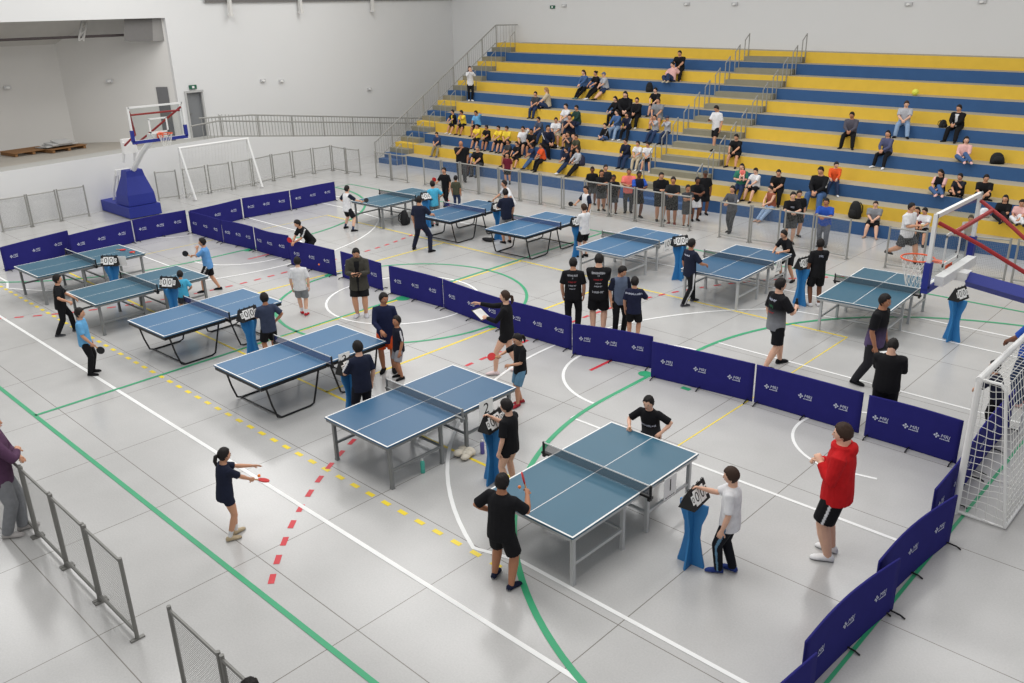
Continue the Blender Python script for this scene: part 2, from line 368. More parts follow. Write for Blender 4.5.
for a in [(7.5, 87.5, 'stage', 'small wall light on the left back wall of the stage'), (109.5, 81, 'stage', 'small wall light on the right back wall of the stage'),
          (263, 80.5, 'left', 'small white wall light on the tall wall, nearest the grey door'), (281.5, 81, 'left', 'small white wall light just right of the one nearest the door'), (369.5, 89, 'left', 'small white wall light low on the tall wall above the ramp railing'),
          (564, 5.5, 'back', 'white wall light beside the tiny green sign high on the back wall'), (686.5, 4, 'back', 'white wall light high above the middle aisle, first from the green sign'), (734.5, 4, 'back', 'white wall light high above the middle aisle, second from the green sign'),
          (908.5, 4, 'back', 'white wall light high on the right part of the back wall'), (982, 1.5, 'back', 'white wall light high on the back wall, farthest right')]: wall_lamp(*a)
mb = MB(); mb.box((0, 0, 0), (.3, .04, .14)); o = mb.build('exit_sign', MATS['exit_green']); o.location = onp(552.5, 7, 1, YB-.03); tag(o, 'tiny green exit sign high on the back wall above the bleachers', 'sign')
mb = MB(); mb.box((0, -.024, 0), (.09, .012, .07)); mb.build('sign_pictogram', M_PAPER, o)
# pallets on the stage
def pallet(label, loc, rz, m, name='wooden_pallet'):
    t = thing(name, label, 'pallet', loc, rz, 'pallets on the stage')
    for k in range(6): b = MB(); b.box((0, -.5+k*.2, .13), (1.5, .14, .025)); b.build('deck_board', m, t)
    for x in (-.65, 0, .65): b = MB(); b.box((x, 0, .06), (.1, 1.1, .1)); b.build('bearer', m, t)
    return t
p = at(27, 153.5, ZS); pallet('brown wooden pallet lying on the stage floor, left one', p, rot, M_PALLET)
p2 = at(61, 150, ZS); pallet('second pallet on the stage carrying pale grey sheets', p2, rot+.1, M_PALLET)
t = thing('grey_sheet_pile', 'pile of crumpled pale grey sheets on the second pallet', 'sheets', (p2.x, p2.y, ZS+.146), rot)
for k in range(4): b = MB(); b.box((.1*(k % 2)-.1, .1-.1*k, .03+.055*k), (1.2-.2*k, .9-.12*k, .05), 0, Matrix.Rotation(.08*k-.1, 3, 'X')); b.build('sheet', mat('pale_grey_sheet', (186, 186, 184), .8, 0, .1), t)

# ------------------------------------------------------------------ bleachers
bl = thing('bleachers', '', 'x', (-14, Y0, 0)); del bl['category']; bl['kind'] = 'structure'; bl['label'] = 'long yellow and blue stepped concrete bleachers along the back wall'
XB0, XB1, XS = -29.75, 14.0, -30.4; XA0, XA1 = -16.75, -14.4
for i in range(1, 13):
    mb = MB(); y = Y0+DD*(i-1); yy = y-Y0; x0, x1 = XB0+14, XB1+14; h0, h1 = RH(XB0), RH(XB1); e = .2 if i == 12 else 0
    mb.quad((x0, yy, h0*(i-1)), (x1, yy, h1*(i-1)), (x1, yy, h1*i), (x0, yy, h0*i)); mb.quad((x0, yy, h0*i), (x1, yy, h1*i), (x1, yy+DD+e, h1*i), (x0, yy+DD+e, h0*i), 1)
    mb.quad((x0, yy, 0), (x0, yy, h0*i), (x0, yy+DD, h0*i), (x0, yy+DD, 0), 0)
    o = mb.build('seat_row', [M_BLU if i % 2 else M_YEL, M_TREAD], bl); o['label'] = 'blue painted row' if i % 2 else 'yellow painted row'
hA, hS = RH((XA0+XA1)/2), RH(XS)
for i in range(1, 13):
    mb = MB(); y = DD*(i-1); z = hA*(i-1); mb.box(((XA0+XA1)/2+14, y-DD*.25, z+hA*.25), (XA1-XA0, DD*.5, hA*.5)); mb.build('aisle_step', M_BLU if i == 1 else M_STEP, bl)
    mb = MB(); z = hS*(i-1)
    mb.box((XS+14, y-DD*.25, z+hS*.25), (1.3, DD*.5, hS*.5), 0); mb.build('aisle_step', M_BLU if i == 1 else M_STEP, bl)
    mb = MB(); mb.box((XS+14, y+DD*.25, (z+hS)/2), (1.3, DD*.5-.001, z+hS), 0); mb.build('stair_block', M_BLU if i % 2 else M_YEL, bl)
    if i < 12: mb = MB(); mb.box((XS+14, y+DD*.5+.12, (z+hS)/2-.001), (1.3, .24, z+hS-.002)); mb.build('stair_block', M_STEP, bl)
# aisle hand rails: one inverted U per row on both sides
gr = 'steel hand rails of the bleacher aisle'
for side, X in (('left', XA0-.04), ('right', XA1+.04)):
    for i in range(2, 13):
        y = Y0+DD*(i-1); z = hA*(i-1)
        t = thing('hand_rail', f'steel hand rail hoop on the {side} side of the middle aisle, {ORD[i-2]} from the bottom', 'hand rail', (X, y, z), 0, gr)
        b = MB(); b.tube([(0, -.33, 0), (0, -.33, .80)], .022, 6); b.build('post', M_STEEL, t)
        b = MB(); b.tube([(0, -.02, 0), (0, -.02, 1.05)], .022, 6); b.build('post', M_STEEL, t)
        b = MB(); b.tube([(0, -.34, .80), (0, -.01, 1.05)], .022, 6); b.build('top_bar', M_STEEL, t)
# railing up the left edge of the bleachers
t = thing('stair_railing', 'grey steel railing with balusters climbing the left edge of the bleachers', 'railing', (-31.05, Y0, 0))
sl = RH(-31)/DD; b = MB(); b.tube([(0, -.5, .95), (0, 7.7, .95+8.2*sl)], .03, 8); b.build('top_rail', M_RAIL, t)
b = MB(); b.tube([(0, -.5, .12), (0, 7.7, .12+8.2*sl)], .02, 6); b.build('bottom_rail', M_RAIL, t)
b = MB(); b.tube([(0, 7.7, .95+8.2*sl), (.95, 8.3, .95+8.2*sl)], .03, 8); b.build('top_rail', M_RAIL, t)
for k in range(9): y = -.5+k*1.025; b = MB(); b.tube([(0, y, max(0, (y+.5)*sl-.3)), (0, y, .95+(y+.5)*sl)], .028, 6); b.build('post', M_RAIL, t)
for k in range(60):
    y = -.4+k*.137
    if y < 7.7: b = MB(); b.tube([(0, y, .12+(y+.5)*sl), (0, y, .95+(y+.5)*sl)], .009, 4); b.build('baluster', M_RAIL, t)
for k in range(7): b = MB(); b.tube([(.13*k+.1, 7.7+.08*k, 8.2*sl), (.13*k+.1, 7.7+.08*k, .95+8.2*sl)], .012, 4); b.build('baluster', M_RAIL, t)
# inner stair rail posts of left stair
for i in range(1, 13):
    t = thing('hand_rail', f'steel hand rail hoop beside the left stair of the bleachers, {ORD[i-1]} from the floor', 'hand rail', (-29.73, Y0+DD*(i-1), RH(-29.73)*(i-1)), 0, 'steel hand rails of the left stair')
    b = MB(); b.tube([(0, -.33, 0), (0, -.33, .72)], .015, 6); b.build('post', M_STEEL, t)
    b = MB(); b.tube([(0, -.02, 0), (0, -.02, .95)], .015, 6); b.build('post', M_STEEL, t)
    b = MB(); b.tube([(0, -.34, .72), (0, -.01, .95)], .015, 6); b.build('top_bar', M_STEEL, t)
# ramp railing on the low wall
t = thing('ramp_railing', 'grey steel railing with balusters along the wheelchair ramp under the tall wall', 'railing', W(9.3, .08, ZS))
o0 = W(9.3, .08, ZS)
def wl(s, z): return W(s, .08, z)-o0
ks = [9.3+i*.5 for i in range(32)]
b = MB(); b.tube([wl(s, zr(s)+.9) for s in (8.4, 11, 12.5, 16, 20, 24.3)], .03, 8); b.build('top_rail', M_RAIL, t)
b = MB(); b.tube([wl(s, zr(s)+.64) for s in (8.0, 9.3, 11, 12.5, 16, 20, 24.3)], .03, 8); b.build('middle_rail', M_RAIL, t)
b = MB(); b.tube([wl(s, zr(s)+.04) for s in (9.3, 11, 12.5, 16, 20, 24.3)], .018, 6); b.build('bottom_rail', M_RAIL, t)
for k in range(9): s = 9.4+k*1.85; b = MB(); b.tube([wl(s, zr(s)), wl(s, zr(s)+.86)], .03, 6); b.build('post', M_RAIL, t)
for k in range(95): s = 8.5+k*.166; b = MB(); b.tube([wl(s, zr(s)+.04), wl(s, zr(s)+.9)], .014, 4); b.build('baluster', M_RAIL, t)

# ------------------------------------------------------------------ steel mesh fences
_fm = {}
def fence_meshes(L, H, near):
    k = (round(L, 2), H, near)
    if k in _fm: return _fm[k]
    r = .024 if near else .027
    def post(x): b = MB(); b.tube([(x, 0, 0), (x, 0, H+.02)], r, 8); b.box((x, 0, .01), (.05, .16, .02)); return b.mesh('fence_post', M_STEELD if near else M_STEEL)
    def rail(z): b = MB(); b.tube([(.03, 0, z), (L-.03, 0, z)], r*.85, 6); return b.mesh('fence_rail', M_STEELD if near else M_STEEL)
    b = MB(); sp = .03 if near else .04; w = .0065 if near else .003
    nx = int((L-.08)/sp)
    for i in range(nx+1):
        x = .04+i*(L-.08)/nx; b.quad((x-w/2, 0, .12), (x+w/2, 0, .12), (x+w/2, 0, H-.04), (x-w/2, 0, H-.04))
    nz = int((H-.16)/sp)
    for i in range(nz+1):
        z = .12+i*(H-.16)/nz; b.quad((.04, .001, z-w/2), (L-.04, .001, z-w/2), (L-.04, .001, z+w/2), (.04, .001, z+w/2))
    _fm[k] = (post(.02), post(L-.02), rail(.1), rail(H-.03), b.mesh('fence_mesh', M_WIRE)); return _fm[k]
def fence(p, q, label, H=1.1, near=False, group=None):
    p, q = Vector(p), Vector(q); L = (q-p).length; a = math.atan2(q.y-p.y, q.x-p.x)
    t = thing('crowd_fence', label, 'fence', (p.x, p.y, 0), a, group)
    for n, me in zip(('post', 'post', 'rail', 'rail', 'mesh_panel'), fence_meshes(L, H, near)): link(n, me, t)
def fpx(px, label, group, H=1.1):
    for k, (a, b) in enumerate(px): fence(at(*a), at(*b), label.replace('#', ORD[k]), H, False, group)
fpx([((3, 232), (32.3, 227)), ((33, 226.8), (61.5, 221.3)), ((62.5, 221), (90, 216))], 'steel fence panel left of the blue hoop base, # from the left', 'fences under the stage')
fpx([((158.8, 200.8), (180, 198.4)), ((186, 197.5), (209, 193.4)), ((211, 193), (232.5, 189.6)), ((235, 189.2), (253.5, 186)), ((254.5, 185.8), (273.4, 181)), ((274.5, 180.8), (293, 177.4)), ((294.5, 177), (313.5, 173.8)), ((315, 173.5), (332.5, 170.5))], 'steel fence panel along the ramp wall, # from the left', 'fences along the ramp wall')
fpx([((333.5, 170.6), (346.6, 173.4)), ((347.4, 173.6), (361, 175.2)), ((376.5, 177.5), (391.3, 180)), ((392, 180.2), (408, 182.8))], 'steel fence panel in the far corner between ramp and bleachers, # from the left', 'fences in the far corner')
fpx([((424.5, 185), (442, 188)), ((443, 188.2), (460.7, 190.6)), ((461.5, 190.8), (478.6, 194)), ((479.4, 194.2), (499, 197.6)), ((499.8, 197.8), (519.6, 201)), ((520.5, 201.2), (540, 204.4)), ((541, 204.6), (562, 208.6)), ((563.4, 209), (585, 212.4)), ((586, 212.6), (608.6, 216.3)), ((610, 216.5), (634.5, 221.3)), ((635.5, 221.5), (661.5, 226.6)), ((662.5, 226.8), (690, 231))], 'steel fence panel before the left bleachers, # from the left', 'fences in front of the left bleachers')
fpx([((718.5, 237), (748.5, 242.5)), ((749.5, 242.7), (778, 246.6)), ((782, 248.2), (811, 252.4)), ((812.5, 252.6), (847, 259.5))], 'steel fence panel before the middle bleachers, # from the left', 'fences in front of the middle bleachers')
fpx([((884, 267.5), (922, 273)), ((925, 273.6), (962, 277.5)), ((964, 277.8), (1004, 282.4)), ((1010, 283), (1050, 290))], 'steel fence panel behind the near backboard, # from the left', 'fences at the right end of the bleachers')
YF = 3.04
for k, x in enumerate([-7.13, -8.17, -9.21, -10.25, -11.3, -12.35]): fence((x-1.02, YF, 0), (x, YF, 0), f'near grey mesh fence panel in the corner of the hall, {ORD[k]} from the gap', 1.08, True, 'near mesh fences')
for k, x in enumerate([-5.98, -4.93]): fence((x, YF-.02, 0), (x+1.02, YF-.02, 0), f'near grey mesh fence panel at the bottom edge, {ORD[k]} right of the gap', 1.08, True, 'near mesh fences')

# ------------------------------------------------------------------ navy barriers with logos
def logo_mesh():
    b = MB()
    for dx, dy in ((1, 0), (-1, 0), (0, 1), (0, -1)):
        c = Vector((-.135+dx*.034, dy*.034, 0)); e = Vector((dx, dy, 0)); p = Vector((-dy, dx, 0))
        b.quad(c+e*.030, c+p*.024, c-e*.022, c-p*.024)
    b.quad((-.135-.012, 0, 0), (-.135, -.012, 0), (-.135+.012, 0, 0), (-.135, .012, 0))
    for k in range(6): x = -.068+k*.034; b.quad((x, -.062, 0), (x+.026, -.062, 0), (x+.029, -.042, 0), (x+.003, -.042, 0))
    me = text_mesh('MRJ', .115, M_LOGO); n = len(b.v)
    for v in me.vertices: b.v.append((v.co.x*.98+.045+v.co.y*.18, v.co.y*.95+.014, 0))
    for f in me.polygons: b.face([n+i for i in f.vertices])
    b.v = [(x*.74, y*.74, z) for x, y, z in b.v]; return b.mesh('barrier_logo', M_LOGO)
LOGO = logo_mesh()
def barrier(p, q, label, group, amp=.02, lean=0, H=.70, ph=0, us=(.17, .5, .83)):
    p, q = Vector(p), Vector(q); L = (q-p).length; a = math.atan2(q.y-p.y, q.x-p.x)
    t = thing('barrier', label, 'barrier', (p.x, p.y, 0), a, group)
    f = lambda u: amp*math.sin(math.pi*u*(1 if ph else 1.0))*(1 if ph == 0 else ph)
    b = MB(); n = 18; zs = [.0, .02, .22, .45, H-.02, H]
    th = .012
    def P(u, z, s): return (L*u, f(u)*(.35+.65*z/H)+s*th+lean*z, z+.02*math.sin(math.pi*u)*0)
    for s in (-1, 1):
        base = len(b.v)
        for i in range(n+1):
            for z in zs: b.v.append(P(i/n, z, s))
        m = len(zs)
        for i in range(n):
            for j in range(m-1):
                k = base+i*m+j; b.face((k, k+m, k+m+1, k+1) if s < 0 else (k, k+1, k+m+1, k+m))
    m = len(zs); N1 = (n+1)*m
    for i in range(n): b.face((i*m+m-1, (i+1)*m+m-1, N1+(i+1)*m+m-1, N1+i*m+m-1)); b.face((i*m, N1+i*m, N1+(i+1)*m, (i+1)*m))
    for j in range(m-1): b.face((j, j+1, N1+j+1, N1+j)); b.face((n*m+j, N1+n*m+j, N1+n*m+j+1, n*m+j+1))
    b.build('fabric', M_BARRIER, t, True)
    for u in us:
        for s in (-1, 1):
            o = link('logo', LOGO, t); z = .37
            du = (f(u+.05)-f(u-.05))/(.1*L)*(.35+.65*z/H)
            o.location = (L*u, f(u)*(.35+.65*z/H)+s*(th+.007)+lean*z, z); o.rotation_euler = (math.pi/2, 0, (0 if s < 0 else math.pi)+math.atan(du))
    for u in (.04, .5, .96):
        b = MB(); b.tube([(L*u, f(u)-.2, .008), (L*u, f(u)-.14, .03), (L*u, f(u)+.14, .03), (L*u, f(u)+.2, .008)], .011, 6); b.build('foot', M_BLACK, t)
    return t
G1 = 'navy barriers along the middle of the court'
row = [((192, 233), (223.5, 242.5)), ((224.5, 242.8), (255.6, 250.2)), ((257, 250.6), (291, 259.8)), ((291.6, 264.6), (336.6, 276)), ((343, 277.4), (383, 290.5)), ((391, 293.2), (443.5, 307.5)), ((444.5, 308), (505, 330.5)), ((507, 331), (571.6, 350)), ((572.6, 354), (652, 368.2)), ((651, 376.6), (752, 401.4)), ((754, 402), (858.5, 433)), ((864, 435.4), (956, 463.6))]
rl = ['navy logo barrier at the far left corner, meeting the far barrier row', 'navy logo barrier behind the blue-shirted boy with black paddle', 'navy logo barrier left of the bending boy, third from the far corner', 'navy logo barrier the bending boy in black stands behind', 'short-looking navy logo barrier behind the man in the grey coat', 'navy logo barrier just right of the man in the grey coat', 'navy logo barrier the woman with clipboard points along', 'navy logo barrier directly behind the woman with clipboard', 'navy logo barrier in front of the four standing officials in black', 'navy logo barrier right of the white court key, behind the front table player', 'navy logo barrier in front of the player in grey and black at its top edge', 'navy logo barrier beside the goal, behind the boy in red hoodie']
for k, (a, b) in enumerate(row): barrier(at(*a), at(*b), rl[k], G1, [.03, .05, -.08, .02, .01, .03, -.03, .03, .05, .02, .02, .04][k], H=.66 if k == 8 else .72)
G2 = 'navy barriers on the far left'
far = [((5.5, 271.5), (72, 253)), ((73, 258.4), (134.6, 242.4)), ((136, 241.8), (188.5, 231))]
fl = ['navy logo barrier behind the far left table, leftmost', 'navy logo barrier behind the far left table, with its net end', 'navy logo barrier in front of the blue hoop base']
for k, (a, b) in enumerate(far): barrier(at(*a), at(*b), fl[k], G2, .03)
far = [((193, 231.5), (243, 218.8)), ((244.5, 218.3), (291, 209.8)), ((292, 209.6), (336, 200.2))]
fl = ['navy logo barrier running back behind the middle row corner', 'navy logo barrier in front of the leaning goal', 'navy logo barrier at the end of the far row, left of the white-shirted player']
for k, (a, b) in enumerate(far): barrier(at(*a), at(*b), fl[k], G2, [-.06, .02, .04][k])
G3 = 'navy barriers along the right end line'
barrier((-1.19, 9.0, 0), (-1.02, 11.04, 0), 'navy logo barrier on the right end line, first one in front of the goal post', G3, .07)
barrier((-1.2, 7.22, 0), (-1.04, 9.22, 0), 'wavy navy logo barrier on the right end line, second in front of the goal post', G3, .07)
barrier((-1.12, 5.1, 0), (-1.05, 7.15, 0), 'navy logo barrier cut by the bottom edge on the right end line', G3, .05)
barrier((-1.27, 11.0, 0), (-1.36, 13.0, 0), 'navy barrier running past the inside of the near goal post', G3, -.02)
barrier((-1.37, 13.05, 0), (-1.4, 15.0, 0), 'navy barrier standing inside the goal mouth behind the net', G3, .02)
# ------------------------------------------------------------------ table tennis tables
TT = {}
def table_meshes(style, topc, framec):
    k = (style, topc, framec)
    if k in TT: return TT[k]
    mt = mat('table_top_'+topc, dict(teal=(50, 96, 118), blue=(48, 92, 126), bright=(60, 106, 144))[topc], .38, 0, .05, 2)
    mf = dict(grey=M_GREYFR, light=mat('light_grey_frame', (186, 188, 188), .4, .1, .05), black=M_BLACK)[framec]
    out = []
    for s in (-1, 1):
        b = MB(); xs = [-.7625, -.7385, -.005, .005, .7385, .7625]; ys = [.004, 1.345, 1.37]
        for i in range(5):
            for j in range(2):
                w = i in (0, 2, 4) or j == 1; w = w and not (j == 1 and False)
                q = [(xs[i], ys[j]*s), (xs[i+1], ys[j]*s), (xs[i+1], ys[j+1]*s), (xs[i], ys[j+1]*s)]
                if s < 0: q = q[::-1]
                b.quad(*[(x, y, .76) for x, y in q], 1 if w else 0)
        b.box((0, s*.687, .746), (1.525, 1.366, .0275), 2)
        out.append(('tabletop', b.mesh('tabletop', [mt, M_WHITE, mt]), None))
        b = MB(); ap = .05 if style == 'A' else .07; z = .733-ap/2
        for x in (-.735, .735): b.box((x, s*.685, z), (.03, 1.34, ap))
        for y in (.03, 1.34): b.box((0, s*y, z), (1.47, .03, ap))
        out.append(('apron', b.mesh('apron', mf), None))
        if style == 'A':
            for x in (-.68, .68):
                for y in (.27, 1.27): b = MB(); b.box((x, s*y, .34), (.05, .05, .68)); b.box((x, s*y, .012), (.06, .06, .024)); out.append(('leg', b.mesh('leg', mf), None))
                b = MB(); b.box((x, s*.77, .3), (.03, 1.0, .04)); out.append(('side_brace', b.mesh('side_brace', mf), None))
            b = MB(); b.box((0, s*.27, .3), (1.36, .03, .03)); out.append(('cross_brace', b.mesh('cross_brace', mf), None))
        else:
            for x in (-.66, .66): b = MB(); b.tube([(x, s*1.22, .68), (x, s*1.14, .3), (x, s*1.06, .05), (x, s*.98, .02), (x, s*.38, .02), (x, s*.3, .05), (x, s*.24, .25), (x, s*.12, .68)], .018, 8); out.append(('leg', b.mesh('leg', mf), None))
            for y, z in ((1.22, .66), (.98, .022), (.12, .66)): b = MB(); b.tube([(-.66, s*y, z), (.66, s*y, z)], .014, 6); out.append(('cross_brace', b.mesh('cross_brace', mf), None))
    nb = M_NETB if style == 'B' else M_NET
    b = MB(); b.quad((-.9, 0, .77), (.9, 0, .77), (.9, 0, .90), (-.9, 0, .90)); b2 = MB(); b2.box((0, 0, .905), (1.82, .008, .016)); 
    ch = [('net_tape', b2.mesh('net_tape', M_WHITE))]
    for x in (-.91, .91):
        b3 = MB(); b3.box((x, 0, .835), (.025, .025, .16)); b3.box((x*.93, 0, .745), (.18, .05, .03)); b3.box((x*.985, 0, .72), (.04, .05, .06)); ch.append(('net_post', b3.mesh('net_post', M_BLACK if style == 'B' or topc == 'teal' else M_GREYFR)))
    out.append(('net', b.mesh('net', nb), ch))
    TT[k] = out; return out
def table(loc, rz, style, topc, framec, label):
    t = thing('table_tennis_table', label, 'table', (loc[0], loc[1], 0), rz, 'table tennis tables')
    for n, me, ch in table_meshes(style, topc, framec):
        o = link(n, me, t)
        for c in ch or []: link(c[0], c[1], o)
    return t
def cen(*px):
    p = [at(x, y, .76) for x, y in px]; return sum((Vector(q) for q in p), Vector())/len(p)
TB = {}
def tb(k, loc, *a): TB[k] = Vector((loc[0], loc[1], 0)); table(loc, *a)
tb(1, cen((480.8, 494.5), (575.2, 538.6), (699, 452.6), (609.8, 421.3)), .0, 'A', 'teal', 'light', 'nearest table tennis table, teal top, silver frame, number 1 sign')
tb(2, cen((322.8, 417.9), (387.6, 448.4), (516.7, 386.7), (452.8, 363.7)), .01, 'A', 'blue', 'grey', 'blue table tennis table with grey legs and number 2 sign, second from the front')
tb(3, cen((213.4, 365), (261.3, 387), (386.9, 341.4), (335.9, 323.8)), .02, 'B', 'bright', 'black', 'blue table with black bent tube legs behind the number 2 table')
tb(4, (-15.22, 8.33), .035, 'B', 'bright', 'black', 'blue table with black bent tube legs beside the boy with hands on hips')
tb(5, cen((69.5, 291), (96.5, 304.8), (206, 276), (175, 266)), .035, 'A', 'teal', 'grey', 'teal table with the cyan-shirted scorekeeper at its net')
tb(6, cen((16.5, 266), (39.2, 277.3), (142.6, 253.6), (117.6, 244.1)), .03, 'A', 'teal', 'grey', 'farthest left teal table with two red paddles lying on it')
tb(7, cen((576.6, 245.6), (624.6, 257.3), (682.2, 235.6), (634.6, 226.6)), .03, 'A', 'bright', 'light', 'blue table with grey legs and number 10 sign in the back row')
tb(8, (-8.49, 18.62), .04, 'A', 'blue', 'light', 'blue table in the back row between player in navy and player leaning forward')
tb(9, (-5.14, 18.64), .05, 'A', 'teal', 'light', 'teal table in the back row beside the near basketball rim')
tb(10, cen((487.2, 228), (526.6, 237.6), (578.4, 217), (550, 211.8)), .03, 'B', 'bright', 'black', 'blue black-framed table in the back row beside the number 10 table')
tb(11, cen((425, 215.6), (452, 222.8), (499.4, 202.9), (477.8, 199.9)), .03, 'B', 'blue', 'black', 'blue black-framed table with the navy player in long trousers at its end')
tb(12, cen((360.7, 201.2), (382.8, 207.3), (429.7, 190.7), (413, 188.2)), .04, 'A', 'teal', 'grey', 'farthest back teal table with the white-vested player at its end')

# ------------------------------------------------------------------ score stands and flip scoreboards
def profile(hw):   # list of (z, half width)
    return [(0, hw*.78), (.03, hw*.8), (.2, hw*.62), (.42, hw*.45), (.6, hw*.5), (.78, hw*.78), (.86, hw*.82), (.9, hw*.82)]
def stand_mesh(ang, w):
    b = MB(); pr_ = profile(w); n = len(pr_); th = .012; e = Vector((math.cos(ang), math.sin(ang), 0)); f = Vector((-e.y, e.x, 0))
    for s in (-1, 1):
        for z, h in pr_:
            for q in (-1, 1): b.v.append(tuple(e*h*q+f*th*s+Vector((0, 0, z))))
    for i in range(n-1):
        a = 2*i; c = 2*n+2*i
        b.face((a, a+1, a+3, a+2)); b.face((c, c+2, c+3, c+1)); b.face((a, a+2, c+2, c)); b.face((a+1, c+1, c+3, a+3))
    b.face((0, 2*n, 2*n+1, 1)); b.face((2*n-2, 2*n-1, 4*n-1, 4*n-2)); return b.mesh('stand_panel', M_SCBLUE)
SP = (stand_mesh(0, .23), stand_mesh(math.pi/2, .23))
def board_meshes():
    b = MB(); L = .43; w, h = .11, .25
    b.quad((-L/2, -w, 0), (L/2, -w, 0), (L/2, 0, h), (-L/2, 0, h)); b.quad((L/2, w, 0), (-L/2, w, 0), (-L/2, 0, h), (L/2, 0, h))
    b.face([0+0, 4+1, 3]) ; b.face([1, 2, 4]); b.quad((-L/2, -w, 0), (-L/2, w, 0), (L/2, w, 0), (L/2, -w, 0))
    case = b.mesh('board_case', M_BOARDK); ang = math.atan2(h, w); cards = []
    for side in (0, 1):
        for x, cw, chh, tx in ((-.175, .06, .11, '0'), (-.08, .12, .19, '0'), (.055, .12, .19, '0'), (.16, .06, .11, '0')):
            c = MB(); c.box((0, 0, 0), (cw, chh, .006)); cards.append((side, x, c.mesh('number_card', M_PAPER), text_mesh(tx, chh*.95, M_INK)))
    ring = MB()
    for x in (-.17, -.06, .06, .17): ring.tube([(x, -.02, h-.02), (x, 0, h+.02), (x, .02, h-.02)], .006, 5)
    return case, cards, ring.mesh('ring_binding', M_BOARDK), ang, w, h
BM = board_meshes()
SB = {}
def scoreboard(k, loc, rz, lab, ribz=None, H=.9):
    t = thing('score_stand', 'sky blue hourglass score stand '+lab, 'stand', (loc[0], loc[1], 0), rz, 'blue score stands')
    link('stand_panel', SP[0], t); link('stand_panel', SP[1], t)
    o = thing('flip_scoreboard', 'black flip scoreboard '+lab, 'scoreboard', (loc[0], loc[1], H), rz, 'flip scoreboards'); case, cards, ring, ang, w, h = BM
    link('board_case', case, o); link('ring_binding', ring, o)
    for side, x, me, tx in cards:
        s = -1 if side == 0 else 1; c = link('number_card', me, o); hz = h*.5; yy = s*(w*(1-hz/h)+.012)
        c.location = (x*(-s), yy, hz+.006); c.rotation_euler = (ang, 0, 0 if side == 0 else math.pi)
        d_ = link('digit', tx, c); d_.location = (0, 0, .0045)
    SB[k] = (t, o)
R90 = math.pi/2
scoreboard(1, (-3.25, 8.42), R90+.1, 'beside the nearest table')
scoreboard(2, (-6.55, 8.22), R90+.15, 'beside the number 2 table')
scoreboard(3, (-9.9, 8.12), R90+.2, 'by the black-legged table behind number 2')
scoreboard(4, (-13.65, 8.42), R90+.1, 'beside the boy with hands on hips')
scoreboard(5, (-17.0, 8.42), .55, 'beside the cyan-shirted scorekeeper')
scoreboard(6, (-19.95, 8.33), .75, 'beside the farthest left table')
scoreboard(7, (-10.1, 18.55), R90-.5, 'beside the number 10 table')
scoreboard(8, (-6.83, 18.62), R90-.2, 'before the boy in black with white shoes')
scoreboard(9, (-3.43, 18.48), R90-.2, 'under the near backboard, nobody beside it')
scoreboard(10, (-13.48, 18.6), R90-.3, 'by the white-shirted scorekeeper in back')
scoreboard(11, (-16.6, 18.63), R90-.3, 'by the navy-shirted scorekeeper in back')
scoreboard(12, (-19.55, 18.35), R90-.3, 'by the light blue shirt in back')
def number_sign(txt, loc, rz, label, sz=.3, tilt=0):
    t = thing('number_sign', label, 'sign', loc, rz, 'table number signs')
    b = MB(); b.box((0, 0, 0), (sz*.95, .006, sz*1.1)); b.build('paper', M_PAPER, t)
    for s in (-1, 1):
        o = link('digit', text_mesh(txt, sz*.85, M_INK), t); o.location = (0, s*.0045, .02); o.rotation_euler = (math.pi/2, 0, 0 if s < 0 else math.pi)
        b = MB()
        for k in range(5): b.box((-sz*.3+k*sz*.15, s*.0045, -sz*.45), (sz*.1, .002, .012))
        b.build('small_print', M_INK, t)
number_sign('1', (TB[1].x+.80, TB[1].y+.62, .58), R90, 'white sheet with number 1 hanging at the nearest table', .30)
number_sign('2', (TB[2].x+.80, TB[2].y+.62, .64), R90, 'white sheet with number 2 beside the second table', .32)
q = at(366, 352, 1.0); number_sign('2', (TB[3].x+.82, TB[3].y+.35, .72), R90, 'small white number sheet at the black-framed table behind the navy scorekeeper', .26)
number_sign('10', (TB[7].x+.80, TB[7].y+.55, .66), R90, 'white sheet with number 10 at the back row table', .28)
number_sign('11', (TB[8].x+.80, TB[8].y+.55, .66), R90, 'white sheet with number 11 at the back row table by the leaning player', .26)
o = MB(); o.box((0, 0, 0), (.2, .006, .26)); o = o.build('paper_sheet', M_PAPER); o.location = (-19.95+.3*math.cos(.75), 8.33+.3*math.sin(.75), 1.0); o.rotation_euler = (.15, 0, .75); tag(o, 'blank white paper clipped to the far left scoreboard', 'paper')

